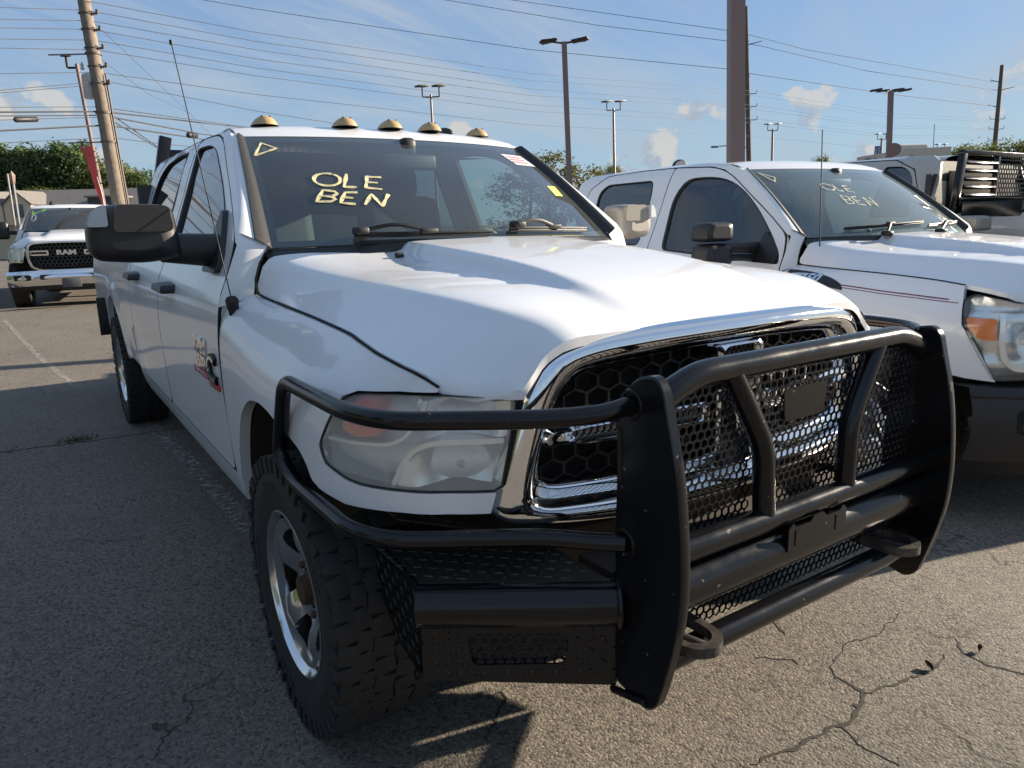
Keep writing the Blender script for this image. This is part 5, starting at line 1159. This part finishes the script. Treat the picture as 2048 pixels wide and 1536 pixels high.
light_pole((40.29, 22.35, 0), (41.73, 23.65, 8.46), .24, 'brown four-headed light pole with a round sign below, right side', four, 'square')
light_pole((15.78, 31.18, 0), (16.52, 32.82, 7.8), .15, 'two-headed light pole rising behind the roof lamps of the front pickup', two, 'round')
light_pole((29.26, 33.32, 0), (30.38, 34.88, 8.3), .19, 'two-headed light pole over the small cloud, between four-headed pole and wide post', two, 'round')
light_pole((50.26, 37.86, 0), (51.74, 39.25, 8.6), .22, 'two-headed light pole just right of the wooden pole and wide post', two, 'round')
light_pole((69.57, 39.83, 0), (71.27, 41.16, 8.9), .24, 'two-headed light pole with a banner, left of the round sign', two, 'round')
light_pole((82.68, 40.99, 0), (84.63, 42.05, 8.5), .26, 'smallest two-headed light pole, near the thin aerial mast', two, 'round')
e = light_pole((.82, 23.88, .1), (.68, 25.78, 6.5), .14, 'slim brown light pole with a bracketed lamp left of the leaning wooden pole', [(-.30, 0, .24, R(10))], 'round', .42)
e = empty('aerial_mast', (82.2, 41.31, 0), 0, 'thin aerial mast standing behind the grey pickup roof', 'mast'); m = MB(); m.tube([(0, 0, 0), (1.5, 1.05, 7.8)], .10, 6); m.tube([(1.5, 1.05, 7.8), (2.15, 1.53, 11.1)], .04, 6); m.build('mast_tube', M_galv, e, 40); m = MB(); m.box((1.42, 1.0, 7.3), (.35, .35, 1.2), None, .08); m.build('antenna_panel', M_galv, e)
# ------------------------------------------------------------------ overhead cables
def cable(name, pts, r, label, group='overhead cables'):
    m = MB(); q = []
    for i in range(len(pts)-1):   # light sag in each span
        a, b_ = Vector(pts[i]), Vector(pts[i+1]); n = 6
        for j in range(n): q.append(a.lerp(b_, j/n))
    q.append(Vector(pts[-1])); m.tube(q, r, 5); o = m.build(name, M_wire, None, 60); return tag(o, label, 'cable', group)
CAB = [
 ('A', [(.46, 18.35, 6.44), (4.6, 20.23, 6.67), (18.03, 26.37, 7.83), (46.02, 39.29, 11.27), (52.78, 42.11, 12.09), (68.64, 39.11, 10.81), (83.57, 36.53, 10.83)]),
 ('B', [(.46, 18.33, 6.24), (4.56, 20.19, 6.43), (17.99, 26.32, 7.53), (45.98, 39.24, 10.97), (52.4, 42.1, 11.74), (68.59, 39.06, 10.49), (83.38, 36.51, 10.57)]),
 ('C', [(.47, 18.31, 6.03), (4.53, 20.15, 6.21), (17.93, 26.26, 7.17), (45.87, 39.11, 10.21), (52.39, 41.94, 10.91), (68.47, 38.91, 9.66), (83.36, 36.38, 9.87)]),
 ('D', [(.48, 18.3, 5.85), (4.5, 20.11, 5.97), (17.89, 26.21, 6.89), (45.84, 39.06, 9.94), (52.23, 41.9, 10.57), (68.45, 38.88, 9.47), (83.25, 36.36, 9.67)]),
 ('E', [(.49, 18.28, 5.63), (4.46, 20.07, 5.73), (17.84, 26.15, 6.5), (45.72, 38.93, 9.14), (52.28, 41.74, 9.78), (68.35, 38.76, 8.78), (83.17, 36.26, 9.11)]),
 ('F', [(.49, 18.26, 5.43), (4.43, 20.03, 5.52), (17.8, 26.1, 6.22), (45.68, 38.88, 8.85), (52.07, 41.7, 9.4), (68.32, 38.73, 8.59), (83.15, 36.23, 8.91)]),
 ('G', [(.55, 18.23, 4.95), (4.36, 19.95, 5.03), (17.72, 26.0, 5.64), (45.53, 38.7, 7.81), (51.75, 41.54, 8.3), (65.72, 38.99, 7.62)]),
 ('H', [(.58, 18.22, 4.78), (4.3, 19.87, 4.59), (7.54, 21.32, 4.54)])]
LBL = ['topmost', 'second', 'third', 'fourth', 'fifth', 'sixth', 'seventh', 'lowest']
for (k, p), l in zip(CAB, LBL): cable('overhead_cable', p, .0075, f'{l} of the eight thin cables running right from the leaning wooden pole')
cable('overhead_cable', [(5.5, 75.9, 22.4), (14.04, 69.79, 20.83), (18.08, 66.87, 19.88), (37.11, 53.25, 15.96), (50.95, 43.57, 13.95), (52.78, 42.4, 13.51), (70.64, 39.58, 12.67), (83.71, 36.83, 12.14)], .022, 'lowest of the three high transmission cables crossing the sky above the trucks')
cable('overhead_cable', [(22, 65, 23), (31.3, 58.26, 20.36), (42.1, 50.46, 17.88), (51.28, 43.97, 16.29), (53.82, 42.74, 15.96), (67.0, 40.61, 14.69), (84.66, 36.94, 13.73)], .022, 'middle of the three high transmission cables crossing the sky above the trucks')
cable('overhead_cable', [(28, 61, 22), (35.93, 55.16, 20.23), (51.4, 44.13, 17.17), (52.95, 42.99, 16.75), (59.67, 42.02, 16.05), (84.2, 37.21, 14.56)], .022, 'highest of the three transmission cables crossing the sky above the trucks')
LW = [((-1.21, 16.79, 5.73), (.34, 18.5, 6.28)), ((-1.24, 16.76, 5.51), (.34, 18.44, 6.05)), ((-1.26, 16.73, 5.35), (.34, 18.38, 5.86)), ((-1.29, 16.69, 5.14), (.35, 18.32, 5.63)), ((-1.31, 16.66, 4.97), (.35, 18.27, 5.42)), ((-1.38, 16.58, 4.49), (.35, 18.13, 4.93)), ((-1.42, 16.53, 4.18), (.36, 18.07, 4.72)), ((-1.43, 16.52, 4.13), (.36, 18.05, 4.66)), ((-1.47, 16.47, 3.86), (.36, 17.92, 4.18)), ((-1.48, 16.46, 3.77), (.36, 17.9, 4.08)), ((-1.5, 16.43, 3.62), (.36, 17.87, 3.96)), ((-1.53, 16.4, 3.42), (.37, 17.82, 3.78)), ((-1.57, 16.36, 3.19), (.37, 17.74, 3.51))]
LB2 = ['topmost', 'second', 'third', 'fourth', 'fifth', 'sixth', 'seventh', 'eighth', 'ninth', 'tenth', 'eleventh', 'twelfth', 'lowest']
for i, ((a, b_), l) in enumerate(zip(LW, LB2)):
    a, b_ = Vector(a), Vector(b_); cable('overhead_cable', [a+(a-b_)*3, a, b_], .018 if i in (9, 11) else .0065, f'{l} cable running left out of frame from the leaning wooden pole')
cable('overhead_cable', [(.51, 17.82, 4.15), (6.24, 30.05, 5.51), (9.13, 33.75, 5.84)], .012, 'thin upper cable dropping right from the leaning wooden pole to the pickup roof')
cable('overhead_cable', [(.53, 17.91, 4.08), (5.42, 28.82, 5.34), (7.79, 32.14, 5.68)], .020, 'thick cable under the thin one dropping right from the leaning wooden pole')
o = cable('overhead_cable', [(.56, 18.05, 4.0), (4.16, 26.74, 4.75), (6.17, 29.96, 5.0)], .020, 'thick cable with a black splice case right of the leaning wooden pole')
m = MB(); a, b_ = Vector((3.55, 25.3, 4.52)), Vector((4.0, 26.35, 4.64)); m.tube([a, a.lerp(b_, .1), a.lerp(b_, .9), b_], .10, 10, True, [.4, 1, 1, .4]); m.build('splice_case', M_trim, o, 50)
cable('overhead_cable', [(.53, 18.02, 3.81), (3.76, 26.02, 4.53), (6.13, 29.92, 4.77)], .022, 'lowest thick cable dropping right behind the headache rack post')
cable('overhead_cable', [(.53, 18.08, 3.56), (2.31, 23.03, 3.98), (4.69, 27.69, 4.36)], .010, 'thin low cable leading right towards the headache rack post')
cable('overhead_cable', [(.53, 17.91, 4.07), (2.29, 23.01, 3.84), (4.03, 26.63, 3.32)], .014, 'steep drop cable falling right from the leaning pole, upper one')
cable('overhead_cable', [(.58, 18.15, 3.95), (2.25, 22.91, 3.82), (3.58, 25.76, 3.53)], .014, 'steep drop cable falling right from the leaning pole, lower one')
cable('guy_wire', [(.5, 18.33, 6.04), (5.12, 32.5, 6.17), (7.3, 39, 6.05)], .006, 'faint upper guy wire slanting across the sky behind the antenna')
cable('guy_wire', [(.48, 18.3, 5.3), (2.75, 26.62, 5.89), (5.12, 32.5, 6.19)], .006, 'faint lower guy wire slanting across the sky behind the antenna')
o = cable('overhead_cable', [(-4, 13.9, 3.3), (-1.48, 16.46, 3.70), (.30, 17.9, 4.0)], .012, 'cable with a long black splice case at the far left'); m = MB(); a, b_ = Vector((-1.28, 16.6, 3.66)), Vector((-.86, 17.0, 3.74)); m.tube([a, a.lerp(b_, .08), a.lerp(b_, .92), b_], .055, 10, True, [.4, 1, 1, .4]); m.build('splice_case', M_trim, o, 50)
# ------------------------------------------------------------------ trees
def leaf_mat(name, c1, c2):
    m = bpy.data.materials.new(name); m.use_nodes = True; nt = m.node_tree; nt.nodes.clear(); N = nt.nodes.new; L = nt.links.new
    g = N('ShaderNodeNewGeometry'); oi = N('ShaderNodeObjectInfo'); mx = N('ShaderNodeMix'); mx.data_type = 'RGBA'; L(g.outputs['Random Per Island'], mx.inputs[0]); mx.inputs[6].default_value = c1+(1,); mx.inputs[7].default_value = c2+(1,)
    d = N('ShaderNodeBsdfDiffuse'); t = N('ShaderNodeBsdfTranslucent'); L(mx.outputs[2], d.inputs[0]); L(mx.outputs[2], t.inputs[0]); ms = N('ShaderNodeMixShader'); ms.inputs[0].default_value = .35; L(d.outputs[0], ms.inputs[1]); L(t.outputs[0], ms.inputs[2])
    o = N('ShaderNodeOutputMaterial'); L(ms.outputs[0], o.inputs[0]); return m
L_dark = leaf_mat('pine_foliage', (.05, .085, .04), (.12, .165, .065)); L_mid = leaf_mat('broadleaf_foliage', (.085, .115, .035), (.20, .21, .07)); L_olive = leaf_mat('olive_foliage', (.10, .11, .045), (.22, .20, .09))
M_bark = mat('bark', (.09, .07, .05), .9)
def tree_meshes(seed, h, w, clumps, per, leaf, lm, base=.2, conifer=False):
    """crown = leaf-sized faces scattered through irregular clumps; trunk with limbs"""
    rg = random.Random(seed); cm = MB(); tm = MB(); tm.tube([(0, 0, -.2), (w*.02, 0, h*.4), (w*.03, w*.02, h*.82)], h*.022, 8, True, [1, .75, .25])
    for k in range(clumps):
        z = base+(1-base)*rg.random()**.85; prof = (1-z)**.7*1.1+.10 if conifer else math.sqrt(max(.05, 1-((z-.55)/.5)**2))
        a = rg.uniform(0, 6.283); rr = w*.5*prof*math.sqrt(rg.uniform(.15, 1)); c = Vector((rr*math.cos(a), rr*math.sin(a), z*h)); cr = w*rg.uniform(.10, .19)*(.7 if conifer else 1)
        if k % 3 == 0: tm.tube([(0, 0, max(.1, z-.15)*h*.9), c], h*.006, 5, False, [1, .4])
        for q in range(per):
            n = Vector((rg.gauss(0, 1), rg.gauss(0, 1), rg.gauss(0, .7))).normalized(); p = c+n*cr*rg.uniform(.3, 1.1); nn = (n+Vector((rg.gauss(0, .6), rg.gauss(0, .6), rg.gauss(.3, .6)))).normalized()
            t = nn.orthogonal().normalized(); t = Matrix.Rotation(rg.uniform(0, 6.28), 3, nn) @ t; b_ = nn.cross(t); s = leaf*rg.uniform(.6, 1.4)
            cm.add([p-t*s, p+b_*s*.55, p+t*s, p-b_*s*.55], [(0, 1, 2, 3)])
    return tm, cm
TREES = {}
def plant_tree(kind, loc, sc_, rz, label, group='trees beyond the lot', seed=1, **kw):
    if kind not in TREES:
        tm, cm = tree_meshes(seed, **kw); e = empty('tree', loc); tm.build('trunk', M_bark, e, 50); cm.build('crown', kw['lm'], e, 0); TREES[kind] = e
    else: e = copy_tree(TREES[kind])
    e.location = loc; e.rotation_euler = (0, 0, rz); e.scale = sc_ if isinstance(sc_, tuple) else (sc_,)*3; return tag(e, label, 'tree', group)
KW = {'pine': dict(h=9.4, w=6.6, clumps=110, per=80, leaf=.17, lm=L_dark, base=.08, seed=3), 'pine2': dict(h=9.6, w=6.4, clumps=110, per=80, leaf=.17, lm=L_dark, base=.05, seed=9), 'leafy': dict(h=7.0, w=6.0, clumps=110, per=130, leaf=.10, lm=L_mid, base=.06, seed=5), 'scrub': dict(h=6.4, w=4.6, clumps=70, per=44, leaf=.10, lm=L_olive, base=.05, seed=8)}
def T(kind, loc, s, rz, label, group='trees beyond the lot'): plant_tree(kind, loc, s, rz, label, group, **KW[kind])
T('pine', (-2.8, 85.6, 0), 1.03, .3, 'dark green tree at the far left edge behind the house roof')
T('pine2', (-1.0, 84.8, 0), .97, 1.9, 'dark green tree above the lantern post, second from the left edge')
T('pine2', (.5, 83.5, 0), .92, 4.0, 'dark green tree above the roof of the chrome-grille pickup')
T('pine', (1.9, 82.6, 0), 1.0, 2.2, 'tallest dark green tree left of the red flag')
T('leafy', (.9, 79.0, 0), (.9, .9, .75), 5.2, 'lighter bush in front of the dark trees, left of the red flag')
T('pine2', (3.6, 81.4, 0), .98, 5.1, 'dark green tree directly behind the red flag')
T('pine', (-4.9, 87, 0), 1.03, 1.1, 'dark green tree leaning past the left edge of the frame')
T('leafy', (6.1, 79.7, 0), 1.1, .5, 'yellowish green tree right of the leaning wooden pole')
T('leafy', (7.7, 78.7, 0), .98, 2.5, 'low bushy tree between the leaning pole and the headache rack')
T('pine', (8.9, 77.9, 0), .74, 3.3, 'small dark tree against the headache rack post')
T('scrub', (26.0, 35.9, 0), (.95, .95, .86), .4, 'sparse olive tree left of the four-headed light pole')
T('scrub', (27.7, 34.8, 0), (.9, .9, .74), 2.0, 'sparse olive tree right of the four-headed light pole')
T('scrub', (28.6, 33.6, 0), (1.1, 1.1, .56), 3.9, 'low olive bush touching the roof corner of the second white pickup')
T('scrub', (25.0, 36.6, 0), (1.2, 1.2, .70), 5.0, 'low olive bush behind the windshield corner of the front pickup')
T('leafy', (72.1, 48.4, 0), (.5, .5, 1.06), 1.0, 'small distant tree peeking over the second white pickup roof')
T('leafy', (64.3, 28.9, 0), .93, 2.8, 'distant tree just above the grey pickup roof, left of its rack')
T('leafy', (66.4, 27.4, 0), .95, 4.4, 'distant tree above the grey pickup beside its rack')
T('leafy', (53, 61, 0), (.6, .6, 1.0), .2, 'tiny distant tree left of the thin two-headed light pole')
for i, (x, y, s) in enumerate([(-19, 2, 1.1), (-22, 9, .95), (-24, 15, 1.2), (-17, -7, 1.0), (-27, 24, 1.3)]): T('leafy' if i % 2 else 'pine', (x, y, 0), s, i*1.3, 'tree across the lot, seen only as a reflection in the front pickup door glass', 'trees reflected in the door glass')
# ------------------------------------------------------------------ buildings, flag, signs
M_shingle = mat('grey_shingles', (.12, .11, .105), .9, var=((.20, .18, .165), 5, .6)); M_cream2 = mat('cream_siding', (.55, .46, .32), .8); M_beige = mat('beige_wall', (.50, .45, .36), .8)
hs_ = empty('house', (0, 48.5, 0), R(-33.5), 'cream house with grey shingle roof and gables behind the chrome-grille pickup', 'house')
m = MB(); m.box((1.5, 2, 1.35), (9.5, 5, 2.7)); m.build('wall', M_cream2, hs_)
m = MB(); m.prism([(-2.9, 2.65), (2.9, 2.65), (0, 4.0)], lambda u, v, d: (d, 2+u, v), -3.6, 6.4); rf_ = m.build('roof', M_shingle, hs_)
for x in (-2.5, -.9):
    m = MB(); m.prism([(-.75, 2.0), (.75, 2.0), (.75, 3.1), (0, 3.75), (-.75, 3.1)], lambda u, v, d: (x+u, d, v), -1.1, 1.5); gb = m.build('gable', M_cream2, hs_)
    for s in (-1, 1): m = MB(); m.box((x+s*.42, .1, 3.46), (1.15, 2.6, .07), Matrix.Rotation(s*R(41), 3, 'Y')); m.build('gable_roof', M_shingle, gb)
    m = MB(); m.box((x, -1.12, 2.75), (.62, .06, .7), None, .01); m.build('window', mat('house_window', (.10, .12, .14), .15), gb)
for x in (1.0, 3.0, 5.0):
    m = MB(); m.box((x, -.52, 1.5), (1.0, .06, 1.2), None, .01); m.build('window', MATS['house_window'], hs_)
sh_ = empty('shed', (3.3, 46.9, 0), R(-33.5), 'dark grey shed at the right end of the house roof, behind the red flag', 'shed')
m = MB(); m.box((0, 0, 1.7), (1.7, 2.4, 3.4), None, .02); m.build('wall', mat('dark_siding', (.05, .055, .06), .8), sh_); m = MB(); m.box((0, 0, 3.44), (1.9, 2.6, .1)); m.build('roof', M_shingle, sh_)
ln = empty('lantern_post', (-1.45, 36.0, 0), 0, 'old style lantern on a thin post in front of the house', 'lamp post'); m = MB(); m.tube([(0, 0, 0), (.05, .15, 3.55)], .05, 8); m.build('post', M_galv, ln, 40)
m = MB(); m.lathe([(.05, 3.5), (.09, 3.58), (.13, 3.82), (.14, 3.86), (.03, 4.02), (0, 4.06)], 6, Matrix.Rotation(R(-90), 3, 'Y'), (.05, .15, 0)); m.build('lantern', mat('lantern_glass', (.30, .22, .18), .4), ln, 20)
m = MB(); m.tube([(-.30, .1, 0), (-.25, .25, 3.95)], .035, 8); tag(m.build('fence_post', mat('weathered_post', (.33, .30, .26), .8), None, 40), 'pale thin post left of the lantern in front of the house', 'post').location = (-1.3, 36.2, 0)
fl = empty('feather_flag', (.62, 22.0, .1), 0, 'red feather flag hanging from a curved pole left of the wooden pole', 'flag')
m = MB(); m.tube([(0, 0, 0), (-.06, .25, 2.4), (-.16, .60, 3.35), (-.30, .68, 3.66), (-.38, .75, 3.70)], .014, 6); m.build('flagpole', M_galv, fl, 50)
def ff(a, b):
    zt = 3.70-1.55*b; l = Vector((-.40+.29*b**.8, .76-.45*b, zt)); r = Vector((-.10+.045*b, .60-.35*b, zt+.02-.10*b)); p = l.lerp(r, a); return p+Vector((.05, .10, 0))*math.sin(b*7+a*2)*.35*(1-a*.4)
m = MB(); m.grid(ff, 6, 20); m.build('banner', mat('red_flag_cloth', (.70, .09, .075), .8), fl, 60)
ob = empty('dealership_building', (54.6, 29.6, 0), R(-38), 'beige sign-topped building in the distance behind the grey pickup', 'building')
m = MB(); m.box((0, 2.5, 2.6), (6.5, 5, 5.2)); m.build('wall', M_beige, ob)
m = MB(); m.prism([(-3.3, 5.1), (3.3, 5.1), (3.3, 6.3), (.4, 6.25), (-3.3, 5.75)], lambda u, v, d: (u, d, v), -.15, .3); pr_ = m.build('parapet', M_beige, ob)
vs, fs = text_shape('Ole', .95, .03, bold=.02); obj('lettering', [(-2.3+v.x, -.18-v.z, 5.32+v.y*.8) for v in vs], fs, mat('sign_dark', (.06, .06, .10), .5), pr_, 0)
vs, fs = text_shape('Ben', .7, .03, bold=.02); obj('lettering', [(.9+v.x, -.18-v.z, 5.5+v.y*.8) for v in vs], fs, MATS['sign_dark'], pr_, 0)
m = MB(); m.lathe([(0, -1.3), (.7, -.9), (.7, .9), (0, .9)], 24, Matrix.Identity(3), (.9, .9, 5.95)); m.build('round_roof', M_beige, ob, 40)
rs = empty('round_sign', (39.3, 21.8, 0), R(-56), 'round brown sign disc on the four-headed light pole at right', 'sign'); m = MB(); m.lathe([(0, -.04), (.36, -.04), (.36, .04), (0, .04)], 32, Matrix.Rotation(R(90), 3, 'Z'), (0, 0, 4.95)); m.build('disc', M_brown, rs, 30); m = MB(); m.tube([(0, .08, 0), (0, .08, 5.2)], .06, 8); m.build('post', M_brown, rs, 40)
bn = empty('banner', (68.4, 39.8, 0), R(-50), 'blue and white chequered banner beside the round sign', 'banner')
m = MB(); m.box((0, 0, 7.05), (.55, .03, 1.75)); m.build('cloth', mat('banner_blue', (.08, .10, .30), .7), bn)
for k in range(9):
    for q in range(2):
        m = MB(); m.box((-.13+.26*q, -.02, 6.35+.17*k), (.15 if (k+q) % 2 else .10, .012, .09)); m.build('check', M_decal, bn)
m = MB(); m.tube([(.3, 0, 0), (.3, 0, 8.0)], .05, 6); m.build('pole', M_galv, bn)
rd = empty('work_light', (7.78, 7.65, 0), R(-33), 'round lamp just showing above the second white pickup roof', 'lamp'); m = MB(); m.lathe([(0, -.05), (.10, -.05), (.125, 0), (.125, .05), (.11, .06)], 24, Matrix.Rotation(R(90), 3, 'Z'), (0, 0, 2.31)); m.build('housing', M_trim, rd, 30); m = MB(); m.lathe([(0, .0), (.10, .0)], 24, Matrix.Rotation(R(90), 3, 'Z'), (0, -.056, 2.31)); m.build('lens', M_decal, rd); m = MB(); m.tube([(0, .05, 0), (0, .05, 2.3)], .03, 8); m.build('post', M_trim, rd)
